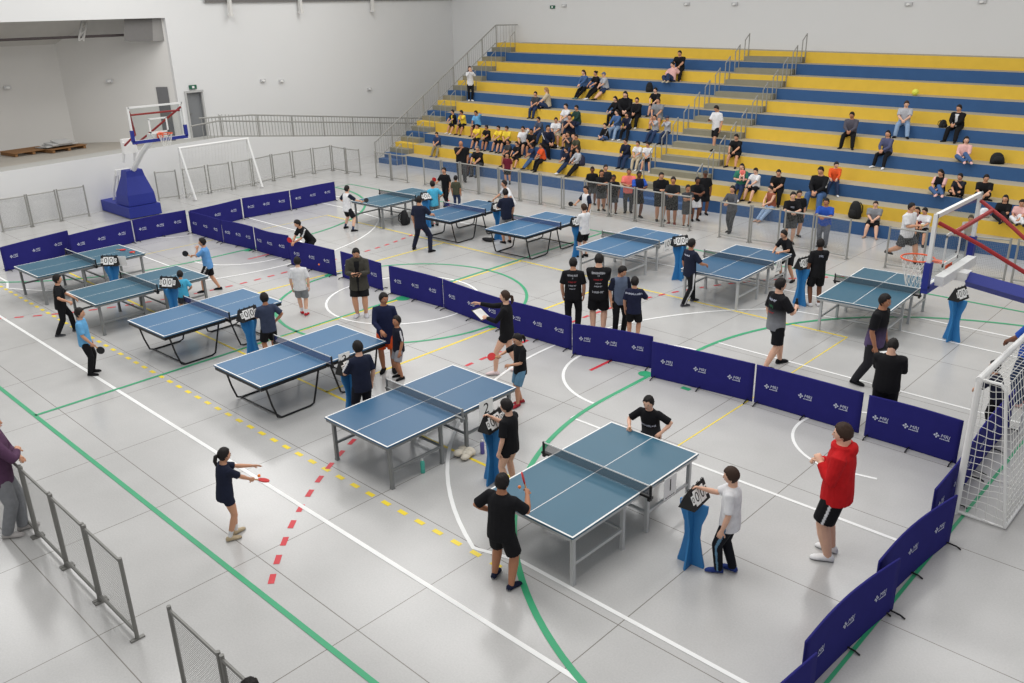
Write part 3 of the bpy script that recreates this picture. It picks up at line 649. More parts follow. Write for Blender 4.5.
# ------------------------------------------------------------------ basketball stands
def backboard_stand(loc, rz, label, near):
    """local frame: board faces -X, board centre above x=0, arm goes to +X"""
    t = thing('basketball_stand', label, 'basketball stand', loc, rz, 'basketball stands')
    b = MB(); z0, z1, hw = (2.95, 3.93, .9) if near else (2.9, 3.95, .9); bw = .055
    b.quad((0, -hw, z0), (0, hw, z0), (0, hw, z1), (0, -hw, z1)); gl = b.build('backboard', M_GLASS, t); gl['label'] = 'clear glass backboard'
    b = MB()
    for y in (-hw, hw): b.box((0, y, (z0+z1)/2), (.05, bw, z1-z0+bw))
    for z in (z0, z1): b.box((0, 0, z), (.05, 2*hw, bw))
    b.build('board_border', M_WHITE, gl)
    b = MB(); 
    for y in (-.295, .295): b.box((-.004, y, 3.32), (.012, .05, .45))
    for z in (3.12, 3.545): b.box((-.004, 0, z), (.012, .64, .05))
    b.build('inner_square', M_WHITE, gl)
    b = MB(); b.box((0, 0, z0-.03), (.085, 1.86, .10))
    for y in (-hw, hw): b.box((0, y, z0+.17), (.085, .1, .36))
    b.build('edge_padding', M_PADBLUE, gl)
    RX = .44 if near else .38
    b = MB(); n = 28; rings = []
    pts = [(-RX+.225*math.cos(2*math.pi*i/n), .225*math.sin(2*math.pi*i/n), 3.09) for i in range(n+1)]
    b.tube(pts, .012, 8, ref=(0, 0, 1)); b.box((-.11, 0, 3.085), (.2, .1, .03)); b.box((-.01, 0, 3.0), (.03, .2, .16)); rim = b.build('rim', M_ORANGE, t)
    b = MB(); m = 12
    for i in range(m):
        for sgn in (1, -1):
            pp = []
            for j in range(6):
                u = j/5; a = 2*math.pi*(i/m)+sgn*u*math.pi/m*4; r = .22*(1-.55*u+.06*u*u); pp.append((-RX+r*math.cos(a), r*math.sin(a), 3.08-.4*u))
            b.tube(pp, .0045, 4)
    b.build('net', M_CORD, rim)
    SE = []
    for s in (-1, 1):
        b = MB()
        if near:
            e = onp(1024, 272 if s < 0 else 238, 1, loc[1]+s*.62)-Vector(loc); a0 = Vector((.03, s*.86, 3.84)); b.tube([a0, a0.lerp(e, .5)+Vector((0, 0, .02)), e, e+(e-a0)*.7], .027, 8); SE = SE+[a0.lerp(e, .2 if s < 0 else .27)]
        else: b.tube([(.03, s*.86, 3.82), (1.3, s*.25, 2.95), (2.4, s*.2, 2.5)], .035, 8)
        b.build('strut', M_RED, t)
    b = MB(); b.tube(SE if near else [(.05, .82, 3.72), (.05, -.82, 3.72)], .03, 8); b.build('strut_crossbar', M_RED, t)
    b = MB(); b.box((.09, 0, 3.0), (.12, 1.35 if near else .5, .13)); b.box((.2 if near else .35, 0, 2.95), (.16 if near else .5, .22 if near else .34, .12 if near else .16)); b.build('board_bracket', M_WHITE, t)
    if near:
        q0, q1 = onp(968, 279, 1, loc[1])-Vector(loc), onp(1024, 295, 1, loc[1])-Vector(loc); dd = (q1-q0).normalized(); n = (q1-q0).length*2.2
        b = MB(); b.loft([(q0, Vector((0, 1, 0)), dd.cross(Vector((0, 1, 0))), .13, .11), (q0+dd*n, Vector((0, 1, 0)), dd.cross(Vector((0, 1, 0))), .14, .12)], 4); b.build('arm_padding', M_PADBLUE, t)
        b = MB(); b.tube([(.2, 0, 2.94), q0, q0+dd*n], .07, 8); b.build('arm', M_WHITE, t)
        b = MB(); b.box((4.2, 0, .2), (2.3, 1.2, .38)); b.build('base', M_PADBLUE, t)
        b = MB(); b.loft([((3.7, 0, .4), AX[0], AX[1], .7, .55), ((3.3, 0, 2.1), AX[0], AX[1], .35, .3)], 4); b.build('column_padding', M_PADBLUE, t)
    else:
        b = MB(); b.tube([(.5, 0, 2.93), (1.6, 0, 2.3), (2.65, 0, 1.55)], .09, 8); b.build('arm', M_WHITE, t)
        b = MB()
        for s in (-1, 1): b.tube([(2.5, s*.2, 2.6), (2.75, s*.2, 1.9)], .05, 8)
        b.box((2.55, 0, 2.45), (.12, .5, .5)); b.build('arm_pivot', M_WHITE, t)
        b = MB()
        for s in (-1, 1): b.tube([(4.1, s*.25, .4), (3.95, s*.25, .8), (3.55, s*.2, 1.5)], .045, 8); b.tube([(3.75, s*.25, .4), (3.45, s*.2, 1.4)], .04, 8)
        b.box((3.5, 0, 1.45), (.16, .5, .2)); b.build('counterweight_frame', M_WHITE, t)
        b = MB(); b.box((3.6, 0, .22), (2.9, 1.15, .38)); b.build('base', M_PADBLUE, t)
        b = MB()
        prof = [(.43, 2.25, 3.3, .5), (.8, 2.28, 3.22, .48), (1.4, 2.45, 2.95, .32), (1.62, 2.48, 2.9, .28)]
        for z, xa, xb, h in prof: b.v += [(xa, -h, z), (xb, -h, z), (xb, h, z), (xa, h, z)]
        for i in range(3):
            for j in range(4): k = (j+1) % 4; b.face((4*i+j, 4*i+k, 4*i+4+k, 4*i+4+j))
        b.face((0, 3, 2, 1)); b.face((12, 13, 14, 15)); b.build('column_padding', M_PADBLUE, t)
        for x in (2.4, 4.6):
            for y in (-.45, .45): w_ = MB(); w_.loft([((x, y-.03, .04), AX[0], AX[2], .05, .04), ((x, y+.03, .04), AX[0], AX[2], .05, .04)], 10); w_.build('wheel', M_BLACK, t)
backboard_stand((-2.15, 13.1, 0), 0, 'near basketball stand with glass backboard and orange rim, right edge', True)
backboard_stand((-26.55, 13.12, 0), math.pi, 'far basketball stand on a big royal blue wheeled base', False)

# ------------------------------------------------------------------ goals
def goal(loc, rz, label, lean, depth0, depth1, near):
    t = thing('handball_goal', label, 'goal', loc, rz, 'goals'); t.rotation_euler = (0, lean, rz)
    w = 1.55 if near else 1.5
    for s in (-1, 1):
        b = MB(); b.tube([(0, s*w, .0), (0, s*w, 2.0)], .045, 10); b.build('post', M_WHITE, t)
        b = MB(); b.tube([(0, s*w, 2.0), (depth0*.8, s*w, 2.0), (depth0, s*w, 1.92), (depth1, s*w, .03), (0, s*w, .03)], .022, 8); b.build('side_bar', M_WHITE, t)
    b = MB(); b.tube([(0, -w-.04, 2.0), (0, w+.04, 2.0)], .045, 10); b.build('crossbar', M_WHITE, t)
    b = MB(); b.tube([(depth1, -w, .03), (depth1, w, .03)], .022, 8); b.build('ground_bar', M_WHITE, t)
    b = MB(); rr = .0045 if near else .0035; sp = .11 if near else .14
    def back(u, v):   # u -1..1, v 0..1 top to bottom
        z = 1.95*(1-v)+.05; x = depth0*(1-v)+depth1*v+.06*math.sin(math.pi*v); return Vector((x, u*w, z))
    nu = int(2*w/sp); nv = int(2/sp)
    for i in range(nu+1): b.tube([back(-1+2*i/nu, j/12) for j in range(13)], rr, 4)
    for j in range(nv+1): b.tube([back(-1+2*i/10, j/nv)+Vector((0, 0, -.02*math.sin(i*2+j))) for i in range(11)], rr, 4)
    ns = max(3, int(depth1/sp))
    for s in (-1, 1):
        for j in range(nv+1):
            v = j/nv; b.tube([Vector((back(s, v).x*k/4, s*(w+.03*math.sin(k+j)), back(s, v).z+.02*math.sin(k*1.7+j))) for k in range(5)], rr, 4)
        for k in range(1, ns): b.tube([Vector((back(s, j/8).x*k/ns, s*(w+.02*math.sin(j+k)), back(s, j/8).z)) for j in range(9)], rr, 4)
    for k in range(1, 4): b.tube([(depth0*k/4, -w, 2.0), (depth0*k/4, w, 2.0)], rr, 4)
    for i in range(nu+1): b.tube([(0, -w+2*w*i/nu, 1.98), (depth0, -w+2*w*i/nu, 1.95)], rr, 4)
    b.build('net', M_CORD, t)
gp = at(954.5, 513)
goal((gp.x, gp.y+1.56, 0), 0, 'white goal with knotted net at the right edge', 0, .32, .62, True)
g0, g1 = at(193, 199), at(262, 188); gm = (g0+g1)/2
goal((gm.x+.25, gm.y-.05, .04), math.pi+.06, 'white goal tipped backwards in front of the ramp wall', .32, .1, .9, False)

# ------------------------------------------------------------------ small loose things
def bottle(px, py, col, label):
    t = thing('water_bottle', label, 'bottle', at(px, py)); m = mat('bottle_'+label.split()[0], col, .3, 0, .05)
    b = MB(); b.loft([((0, 0, z), AX[0], AX[1], r, r) for z, r in ((0, .034), (.01, .038), (.08, .034), (.16, .038), (.2, .03), (.215, .016))], 12); b.build('bottle_body', m, t, True)
    b = MB(); b.loft([((0, 0, z), AX[0], AX[1], r, r) for z, r in ((.213, .02), (.24, .02), (.25, .012))], 10); b.build('bottle_cap', M_WHITE, t, True)
bottle(423, 472.5, (74, 178, 160), 'turquoise water bottle standing on the floor under the number 2 table')
bottle(482.5, 453.5, (92, 86, 160), 'purple water bottle standing on the floor by the second score stand')
b = MB(); rnd = random.Random(3)
for k in range(9): b.ellipsoid((rnd.uniform(-.13, .13), rnd.uniform(-.1, .1), .05+rnd.uniform(0, .03)), AX, (rnd.uniform(.06, .1), rnd.uniform(.05, .09), rnd.uniform(.035, .055)), 10, 6)
o = b.build('towel', mat('cream_towel', (214, 206, 190), .95, 0, .1, 30, bump=.4), None, True); o.location = at(465, 456); tag(o, 'crumpled cream towel on the floor beside the number 2 table', 'towel')
def ball(p, col, label, r=.022):
    b = MB(); b.ellipsoid((0, 0, 0), AX, (r, r, r), 14, 10); o = b.build('ball', mat('ball_'+str(col[0])+str(col[2]), col, .5, 0, .03), None, True); o.location = p; tag(o, label, 'ball')
    return o
OR = (240, 130, 50)
ball(at(519.5, 487, 1.02), OR, 'orange table tennis ball in front of the player at the nearest table')
ball(at(259, 475.8, 1.0), OR, 'orange table tennis ball in front of the serving girl')
ball(at(319, 264.5, .45), OR, 'orange ball against the barrier beside the walking boy in white')
pb = at(915, 94.5, 0); 
i = 9; q = onp(915, 94.5, 1, Y0+DD*(i-1)+.2); ball((q.x, q.y, RH(q.x)*i+.11), (226, 226, 80), 'yellow ball resting on an upper bleacher row', .11)
def paddle(p, d, n, col, label):
    """p grip point, d blade direction, n blade normal"""
    d = Vector(d).normalized(); n = Vector(n); n = (n-d*n.dot(d)).normalized(); s = d.cross(n)
    t = thing('table_tennis_paddle', label, 'paddle', p, 0, 'paddles')
    mm = M_PRED if col == 'r' else M_PBLK; c = d*.145
    b = MB(); b.loft([(c-n*.007, d, s, .079, .074), (c+n*.007, d, s, .079, .074)], 20); b.build('blade', [mm], t)
    b = MB(); b.loft([(d*(-.045), s, n, .014, .011), (d*.03, s, n, .012, .010), (d*.075, s, n, .02, .009)], 8); b.build('handle', M_WOOD, t)
    return t
p = at(118, 249.5, .775); paddle(p, (.5, .3, 0), (0, 0, 1), 'r', 'red paddle lying flat on the far left table, nearer its far corner')
p = at(134, 253, .775); paddle(p, (-.8, .1, 0), (0, 0, 1), 'r', 'red paddle lying near the right edge of the far left table')
def backpack(p, rz, col, label, s=1.0, squash=1.0, tilt=0.0):
    t = thing('backpack', label, 'bag', p, rz, 'bags'); m = mat('bag_%d_%d_%d' % col, col, .85, 0, .2); t.rotation_euler = (tilt, 0, rz)
    b = MB(); b.loft([((0, 0, z*s*squash), AX[0], AX[1], r*s, q*s) for z, r, q in ((0, .15, .09), (.05, .18, .12), (.2, .17, .12), (.33, .14, .1), (.42, .08, .06), (.44, .03, .02))], 14); b.build('bag_body', m, t, True)
    b = MB(); b.loft([((0, -.1*s, z*s*squash), AX[0], AX[1], r*s, q*s) for z, r, q in ((.03, .1, .05), (.1, .12, .07), (.2, .1, .06), (.23, .05, .03))], 12); b.build('pocket', m, t, True)
    for x in (-.08, .08): b = MB(); b.tube([(x*s, .07*s, .05*s*squash), (x*s, .17*s, .15*s*squash), (x*s, .16*s, .3*s*squash), (x*s, .06*s, .4*s*squash)], .014*s, 6); b.build('strap', m, t, True)
def on_row(px, py, i, dy=.25):
    q = onp(px, py, 1, Y0+DD*(i-1)+dy); return Vector((q.x, q.y, RH(q.x)*i))
backpack(at(405, 224.5), 2.2, (20, 20, 22), 'black backpack on the floor under the farthest back table', 1.1)
backpack(on_row(649, 101, 8, .4), .3, (20, 20, 22), 'black bag on the bleachers beside the two men in dark shirts', .9)
backpack(on_row(581, 170, 2, .18), .2, (44, 44, 66), 'navy backpack at the feet of the woman in grey sweater', .95)
backpack(on_row(855, 213, 1, .4), -.3, (18, 18, 20), 'black backpack on the lowest row beside the man in grey polo shirt', 1.2)
backpack(on_row(998, 159, 5, .35), .5, (18, 18, 20), 'black bag lying on the row right of the woman in pink cardigan', 1.15, .7, -.5)
backpack(on_row(943, 124, 7, .15), 1.2, (24, 24, 26), 'black shoulder bag beside the man in black jacket, right part of bleachers', .8, .7)
backpack(on_row(984, 213, 2, .4), .4, (226, 226, 230), 'white bag on the bleachers seen just behind the near backboard', .85, .7)
b = MB(); b.ellipsoid((0, 0, .05), AX, (.24, .12, .05), 14, 8); b.ellipsoid((.12, .03, .07), AX, (.12, .09, .05), 12, 8); o = b.build('cloth_bag', mat('black_cloth_bag', (20, 20, 24), .9), None, True); o.location = at(488, 241); tag(o, 'flat black cloth bag on the floor by the back row score stand', 'bag')
# ------------------------------------------------------------------ light
wld = D.worlds.new('overcast_sky'); sc.world = wld; wld.use_nodes = True; bg = wld.node_tree.nodes['Background']
bg.inputs[0].default_value = (.98, .98, .98, 1); bg.inputs[1].default_value = .5
def area(name, loc, sx, sy, e, rot=(0, 0, 0), col=(1, .99, .975)):
    l = D.lights.new(name, 'AREA'); l.shape = 'RECTANGLE'; l.size = sx; l.size_y = sy; l.energy = e; l.color = col
    o = D.objects.new(name, l); C.objects.link(o); o.location = loc; o.rotation_euler = rot; return o
for i, x in enumerate((-27, -16, -5)):
    for j, y in enumerate((6, 15, 24)): area('skylight', (x, y, 11.5), 7, 4, 425)
# ------------------------------------------------------------------ people
_tmp = D.objects.new('tmp_remesh', D.meshes.new('tmp')); _C.objects.link(_tmp)
_rm = _tmp.modifiers.new('r', 'REMESH'); _rm.mode = 'VOXEL'; _sm = _tmp.modifiers.new('s', 'SMOOTH')
def remesh(mb, vx, it=3):
    old = _tmp.data; me = D.meshes.new('t'); me.from_pydata(mb.v, [], mb.f); _tmp.data = me; D.meshes.remove(old)
    _rm.voxel_size = vx; _sm.iterations = it; _sm.factor = .5
    dg = bpy.context.evaluated_depsgraph_get(); dg.update()
    return D.meshes.new_from_object(_tmp.evaluated_get(dg))
def mco(me):
    a = np.empty(len(me.vertices)*3, np.float32); me.vertices.foreach_get('co', a); return a.reshape(-1, 3)
def setcol(me, cols):
    at_ = me.color_attributes.new('Col', 'FLOAT_COLOR', 'POINT'); n = len(me.vertices); c = np.ones((n, 4), np.float32); c[:, :3] = cols
    at_.data.foreach_set('color', c.ravel())
def smooth(me): me.polygons.foreach_set('use_smooth', np.ones(len(me.polygons), bool)); me.update()
CO = dict(K=(24, 24, 27), N=(30, 35, 54), W=(222, 222, 224), G=(132, 134, 138), DG=(62, 64, 68), B=(62, 140, 206), LB=(104, 168, 214), CY=(78, 176, 212), R=(196, 30, 34), Y=(236, 204, 62), O=(228, 92, 46), OL=(70, 72, 58), PK=(226, 178, 172), SA=(230, 120, 112), MA=(104, 32, 48), J=(70, 98, 140), LJ=(140, 164, 194), DJ=(44, 58, 88), BE=(196, 182, 156), KH=(140, 132, 112), PU=(86, 58, 84), RB=(44, 84, 176), GR=(40, 66, 60), CG=(66, 64, 58), BR=(150, 86, 66), LG=(176, 178, 184), SB=(100, 140, 168), BG=(96, 108, 130), TE=(52, 120, 100))
SK = dict(l=(224, 178, 152), m=(204, 152, 122), t=(180, 126, 96), d=(120, 78, 58))
HR = dict(k=(26, 21, 20), b=(58, 40, 30), g=(112, 108, 104), t=(156, 118, 80))
def L3(c): return np.array(lin(c), np.float32)
def ik(a, b, l1, l2, pole):
    d = b-a; L = d.length; L = max(min(L, (l1+l2)*.998), abs(l1-l2)*1.02+1e-4); dn = d.normalized(); b = a+dn*L
    x = (l1*l1-l2*l2+L*L)/(2*L); h = math.sqrt(max(0, l1*l1-x*x)); p = pole-dn*pole.dot(dn)
    p = p.normalized() if p.length > 1e-5 else Vector((0, 0, 1)); return a+dn*x+p*h, b
# arm targets (right hand, fraction of height, relative to the chest) : (x, y, z), pole(x, y, z), finger curl
ARM = dict(down=((.135, .03, -.31), (.6, -.8, 0), .35), hip=((.10, .05, -.235), (1, -.7, .1), .8), fold=((-.05, .125, -.10), (.7, .2, -1), .6), front=((.05, .19, -.13), (.7, -.3, -1), .7), lowfront=((.04, .15, -.20), (.8, -.3, -.7), .7),
    ready=((.11, .21, -.13), (.7, -.4, -1), 1.1), reach=((.07, .29, -.09), (.6, -.2, -1), .7), rail=((.03, .21, -.14), (.9, -.2, -.6), .7), knee=((.075, .235, -.20), (.8, -.2, -.4), .6), lap=((.03, .19, -.215), (.9, -.2, -.5), .6),
    chin=((.0, .12, .01), (.7, .3, -1), .9), point=((.10, .30, .01), (.5, -.2, -1), .3), head=((.07, -.03, .13), (1, .2, .3), .4), back=((.04, -.12, -.2), (1, -.5, 0), .5), side=((.19, .09, -.2), (.8, -.6, -.5), 1.1), up=((.03, .17, .05), (.7, .1, -1), .9), prop=((.2, -.1, -.26), (.4, -1, 0), .2), kneel=((.09, .27, -.24), (.8, -.2, .2), .5))
_seed = [0]
def person(label, loc, face, H, top='K', bot='K', hair='short', hc='k', skin='m', arms='down', sl='s', bt='shorts', legs='stand', lean=0, twist=0, head=(0, 0), shoe='K', fem=False, sock=None, bw=1.0, group=None, near=None, name='person', stripe=None, sleeve=None, hem=None, grad=None, cap=None, sitz=None, cat='person', side=0, hood=False, open_=None):
    """loc: ground (or seat) point, face: world angle the body looks to; everything below is in the person's own frame, +Y forward."""
    _seed[0] += 1; rnd = random.Random(_seed[0])
    dist = camdist(loc); vx = (.0105 if dist < 14 else .015 if dist < 22 else .02) if near is None else near
    hi = dist < 22
    kid = max(0, min(1, (1.66-H)/.4)); hh = H*(.134+.022*kid); hipf = .52-.012*kid; sh = 1-hh/H-.045
    S = (sh-hipf)*H; TH, SHK, ANK = (hipf-.285)*H, (.285-.042)*H, .042*H
    ARMU, ARMF = .168*H, .148*H
    bw = bw*(.93 if fem else 1.0)
    # ---- pelvis and legs
    seat = legs.startswith('sit')
    if legs == 'stand': feet = [(-.06, .0, 0, 12), (.06, .0, 0, -12)]; hz = hipf*H-.004
    elif legs == 'apart': feet = [(-.1, .03, 0, 14), (.1, -.03, 0, -14)]; hz = hipf*H*.985
    elif legs == 'wide': feet = [(-.18, .03, 0, 20), (.18, -.02, 0, -20)]; hz = hipf*H*.92
    elif legs == 'stride': feet = [(-.06, .13, 0, 4), (.06, -.13, 0, -6)]; hz = hipf*H*.965
    elif legs == 'crouch': feet = [(-.15, .09, 0, 20), (.15, -.06, 0, -15)]; hz = hipf*H*.86
    elif legs == 'cross': feet = [(-.02, .06, 0, 14), (.05, -.04, 0, -14)]; hz = hipf*H-.006
    elif legs == 'run': feet = [(-.05, .17, 0, 4), (.06, -.26, .1, -6)]; hz = hipf*H*.94
    elif legs == 'sit': z0 = -(sitz if sitz else HH); feet = [(-.085, .27, z0/H, 10), (.085, .25, z0/H, -10)]; hz = .062*H
    elif legs == 'sitw': z0 = -(sitz if sitz else HH); feet = [(-.13, .30, z0/H, 20), (.13, .26, z0/H, -20)]; hz = .062*H
    elif legs == 'sitf': z0 = -(sitz if sitz else HH); feet = [(-.07, .40, z0/H, 6), (.05, .36, z0/H, -6)]; hz = .062*H
    elif legs == 'sitl': z0 = -(sitz if sitz else HH); feet = [(-.22, .36, z0/H, 20), (-.10, .34, z0/H, 10)]; hz = .062*H
    elif legs == 'sitx': feet = [(.10, .15, .0, -60), (-.10, .19, .0, 60)]; hz = .062*H
    elif legs == 'situp': feet = [(-.2, .30, .0, 20), (-.08, .32, .0, 6)]; hz = .062*H
    P = Vector((0, 0, hz)); la = math.radians(lean); sd = math.radians(side)
    s = Vector((math.sin(sd), math.sin(la), math.cos(la)*math.cos(sd))).normalized(); tw = math.radians(twist)
    xr = Vector((math.cos(tw), math.sin(tw), 0)); xr = (xr-s*xr.dot(s)).normalized(); fy = s.cross(xr)
    X = Vector((1, 0, 0)); Cc = P+s*S*.93
    body = MB()
    def tor(b, lst, extra=0.0):
        rs = []
        for t, w, dd in lst:
            k = max(0, min(1, t)); xa = (X*(1-k)+xr*k).normalized(); ya = s.cross(xa)
            rs.append((P+s*S*t, xa, ya, w*H*bw+extra, dd*H*bw+extra))
        b.loft(rs, 16)
    tor(body, [(-.2, .06, .05), (-.08, .094, .066), (.06, .094, .068), (.35, .078 if fem else .084, .058), (.65, .094, .064), (.86, .1, .056), (.97, .074, .046), (1.04, .042, .038), (1.12, .033, .036), (1.34, .031, .034)])
    legj = []
    for i, (fx, fyy, fz, ya) in enumerate(feet):
        sg = -1 if i == 0 else 1
        hj = P+Vector((sg*.05*H, 0, -.012*H)); an = Vector((fx*H, fyy*H, fz*H+ANK))
        if legs == 'sitx': pole = Vector((sg*1.0, .5, .5))
        else: pole = Vector((sg*.25, 1, .35 if seat else 0))
        kn, an2 = ik(hj, an, TH, SHK, pole); legj.append((hj, kn, an2, ya))
        body.tube([hj+(hj-kn)*.12, hj.lerp(kn, .15), hj.lerp(kn, .55), kn.lerp(hj, .1), kn, kn.lerp(an2, .3), kn.lerp(an2, .7), an2, an2+(an2-kn).normalized()*.02], [q*H*bw for q in (.054, .057, .05, .038, .035, .037, .029, .0215, .021)], 10)
        fw = Vector((math.sin(math.radians(-ya)), math.cos(math.radians(ya)), 0))
        body.tube([an2+Vector((0, 0, -.012*H))-fw*.025*H, an2+fw*.02*H-Vector((0, 0, .018*H)), an2+fw*.085*H-Vector((0, 0, .03*H))], [.02*H, .021*H, .012*H], 8)
    armj = []
    if isinstance(arms, str): arms = (arms, arms)
    for i in (0, 1):
        sg = -1 if i == 0 else 1; a = arms[i]; t, pole, curl = ARM[a] if isinstance(a, str) else a
        shj = P+s*S*.91+xr*(sg*.096*H*bw)
        tgt = Cc+Vector((sg*t[0]*H, t[1]*H, t[2]*H)); 
        if twist: tgt = Cc+Matrix.Rotation(tw, 3, 'Z') @ (tgt-Cc)
        pole = Vector((sg*pole[0], pole[1], pole[2])); el, wr = ik(shj, tgt, ARMU, ARMF, pole); armj.append((shj, el, wr, curl))
        body.tube([shj-xr*(sg*.03*H), shj, shj.lerp(el, .5), el, el.lerp(wr, .3), wr, wr+(wr-el).normalized()*.012], [q*H*bw for q in (.03, .034, .029, .0235, .025, .0165, .016)], 10)
    me = remesh(body, vx, 2); V = mco(me); nb = len(V)
    sk = SK[skin]; base = L3(sk); fin = MB(); fcol = []
    # ---- head
    N_ = P+s*S*1.02; hy, hp = math.radians(head[0]), math.radians(head[1])
    fwd = (Matrix.Rotation(hy, 3, 'Z') @ (Matrix.Rotation(tw, 3, 'Z') @ Vector((0, 1, 0)))); hup = Vector((0, 0, 1))
    rt = fwd.cross(hup).normalized(); Rp = Matrix.Rotation(hp, 3, rt); fwd = Rp @ fwd; hup = Rp @ hup
    hc_ = N_+s*(.035*H)+hup*(hh*.42)+fwd*.012*H
    a_, b_, c_ = hh*.355, hh*.43, hh*.5
    nu, nv = (32, 22) if hi else (16, 12)
    def headpt(p, t, mul=1.0):
        dx, dy, dz = math.sin(t)*math.cos(p), math.sin(t)*math.sin(p), math.cos(t)
        x, y, z = dx*a_, dy*b_, dz*c_
        if dz < 0:
            q = -dz; x *= 1-.38*q**1.6; y = y*(1-.25*q**1.5)+.16*b_*q**1.5
            if dy < 0: y *= 1-.25*q
        if dy > 0: y *= .95
        return x*mul, y*mul, z*mul
    def grid(fn, nu, nv):
        v = []; f = []
        for j in range(1, nv):
            for i in range(nu): v.append(fn(2*math.pi*i/nu, math.pi*j/nv))
        for j in range(nv-2):
            for i in range(nu): k = (i+1) % nu; f.append((j*nu+i, (j+1)*nu+i, (j+1)*nu+k, j*nu+k))
        n = len(v); v.append(fn(0, 1e-4)); v.append(fn(0, math.pi-1e-4)); e = (nv-2)*nu
        for i in range(nu): k = (i+1) % nu; f.append((n, i, k)); f.append((n+1, e+k, e+i))
        return v, f
    def tohead(p): return hc_+rt*p[0]+fwd*p[1]+hup*p[2]
    hv, hf = grid(headpt, nu, nv); o = len(fin.v); fin.v += [tuple(tohead(p)) for p in hv]
    for f in hf: fin.face([o+i for i in f])
    fcol += [base]*len(hv)
    def feat(p, r, col, n=8, m=6):
        c0 = len(fin.v); fin.ellipsoid(tohead(p), (rt, fwd, hup), r, n, m); fcol.extend([L3(col)]*(len(fin.v)-c0))
    dk = tuple(int(c*.78) for c in sk)
    for sg in (-1, 1):
        if hi:
            feat((sg*.15*hh, .355*hh, .0), (.056*hh, .03*hh, .026*hh), (226, 222, 216)); feat((sg*.15*hh, .378*hh, .0), (.028*hh, .016*hh, .026*hh), (34, 24, 20)); feat((sg*.15*hh, .375*hh, .075*hh), (.07*hh, .025*hh, .013*hh), HR[hc if hc in HR else 'k'])
        else: feat((sg*.15*hh, .36*hh, .01*hh), (.05*hh, .03*hh, .03*hh), (58, 42, 36), 6, 4)
        feat((sg*.36*hh, -.02*hh, -.05*hh), (.03*hh, .06*hh, .1*hh), dk)
    feat((0, .41*hh, -.1*hh), (.045*hh, .07*hh, .07*hh), tuple(min(255, int(c*1.0)) for c in sk)); feat((0, .40*hh, -.02*hh), (.025*hh, .035*hh, .09*hh), sk)
    feat((0, .385*hh, -.255*hh), (.085*hh, .025*hh, .022*hh), (int(sk[0]*.8), int(sk[1]*.62), int(sk[2]*.62)))
    # ---- hands with five fingers
    wrists = []
    for i in (0, 1):
        sg = -1 if i == 0 else 1; shj, el, wr, curl = armj[i]; d = (wr-el).normalized()
        up_ = Vector((0, 0, 1)) if abs(d.z) < .75 else Vector((0, 1, 0))
        inn = xr*(-sg); pn = inn-d*inn.dot(d); pn = pn.normalized() if pn.length > .1 else -up_   # palm looks inwards
        if abs(d.z) < .6: pn = (pn*.5-Vector((0, 0, 1))*.7); pn = (pn-d*pn.dot(d)).normalized()
        th = d.cross(pn)*(-sg)
        if th.dot(up_) < 0 and abs(d.z) < .75: pass
        c0 = len(fin.v); k = H
        fin.loft([(wr+d*(q*k), th, pn, w*k, z*k) for q, w, z in ((-.012, .0155, .0135), (.012, .02, .0125), (.035, .024, .0115), (.055, .0225, .0095), (.06, .015, .006))], 8)
        for f in range(4):
            p0 = wr+d*(.052*k)+th*((.0165-.011*f)*k); L = (.040, .046, .043, .034)[f]*k; pts = [p0-d*.012*k, p0]; dd = d.copy(); ax = th.cross(pn) if False else d.cross(pn)
            for seg in (.44, .32, .26):
                dd = (dd*math.cos(curl*.75)+pn*math.sin(curl*.75)) if seg == .44 else Matrix.Rotation(curl*.75, 3, d.cross(pn).normalized()) @ dd
                p0 = p0+dd*L*seg; pts.append(p0)
            fin.tube(pts, [.0058*k, .0058*k, .0054*k, .005*k, .0042*k], 5)
        p0 = wr+d*.018*k+th*.016*k; dd = (d*.65+th*.7+pn*.25).normalized(); p1 = p0+dd*.028*k; dd2 = (d*.9+th*.15+pn*(.2+.5*curl)).normalized(); fin.tube([p0-dd*.01*k, p0, p1, p1+dd2*.024*k], [.007*k, .0075*k, .0062*k, .0048*k], 5)
        fcol.extend([base]*(len(fin.v)-c0)); wrists.append((wr, d, pn, th))
    # combine into one body mesh
    bf = [tuple(p.vertices) for p in me.polygons]; D.meshes.remove(me)
    allv = V.tolist()+fin.v; allf = bf+[tuple(nb+i for i in f) for f in fin.f]
    bm_ = D.meshes.new('person_body'); bm_.from_pydata(allv, [], allf); cols = np.empty((len(allv), 3), np.float32); cols[:nb] = base; cols[nb:] = np.array(fcol)
    if sock:
        A = np.array(allv); 
        for hj, kn, an, ya in legj:
            dd_ = np.linalg.norm(A-np.array(an), axis=1); cols[(dd_ < .075*H) & (np.arange(len(A)) < nb)] = L3(CO[sock] if isinstance(sock, str) else sock)
    setcol(bm_, cols); bm_.materials.append(M_SKIN); smooth(bm_)
    root = D.objects.new(name, bm_); C.objects.link(root); root.location = loc; root.rotation_euler = (0, 0, face-math.pi/2)
    tag(root, label, cat, group)
    # ---- top
    tc = CO[top] if isinstance(top, str) else top; ex = .009 if sl == 's' else .012
    tb_ = MB(); hm = hem if hem is not None else (-.06 if seat else -.24)
    tor(tb_, [(hm, .104 if hm > -.3 else .118, .08 if hm > -.3 else .098), (max(hm+.06, -.04), .103, .08), (.12, .1, .077), (.38, .09 if fem else .097, .071), (.65, .101, .072), (.86, .107, .063), (.955, .085, .053), (1.02, .05 if not hood else .062, .044 if not hood else .058), (1.06 if not hood else 1.1, .042 if not hood else .06, .04 if not hood else .055)], ex)
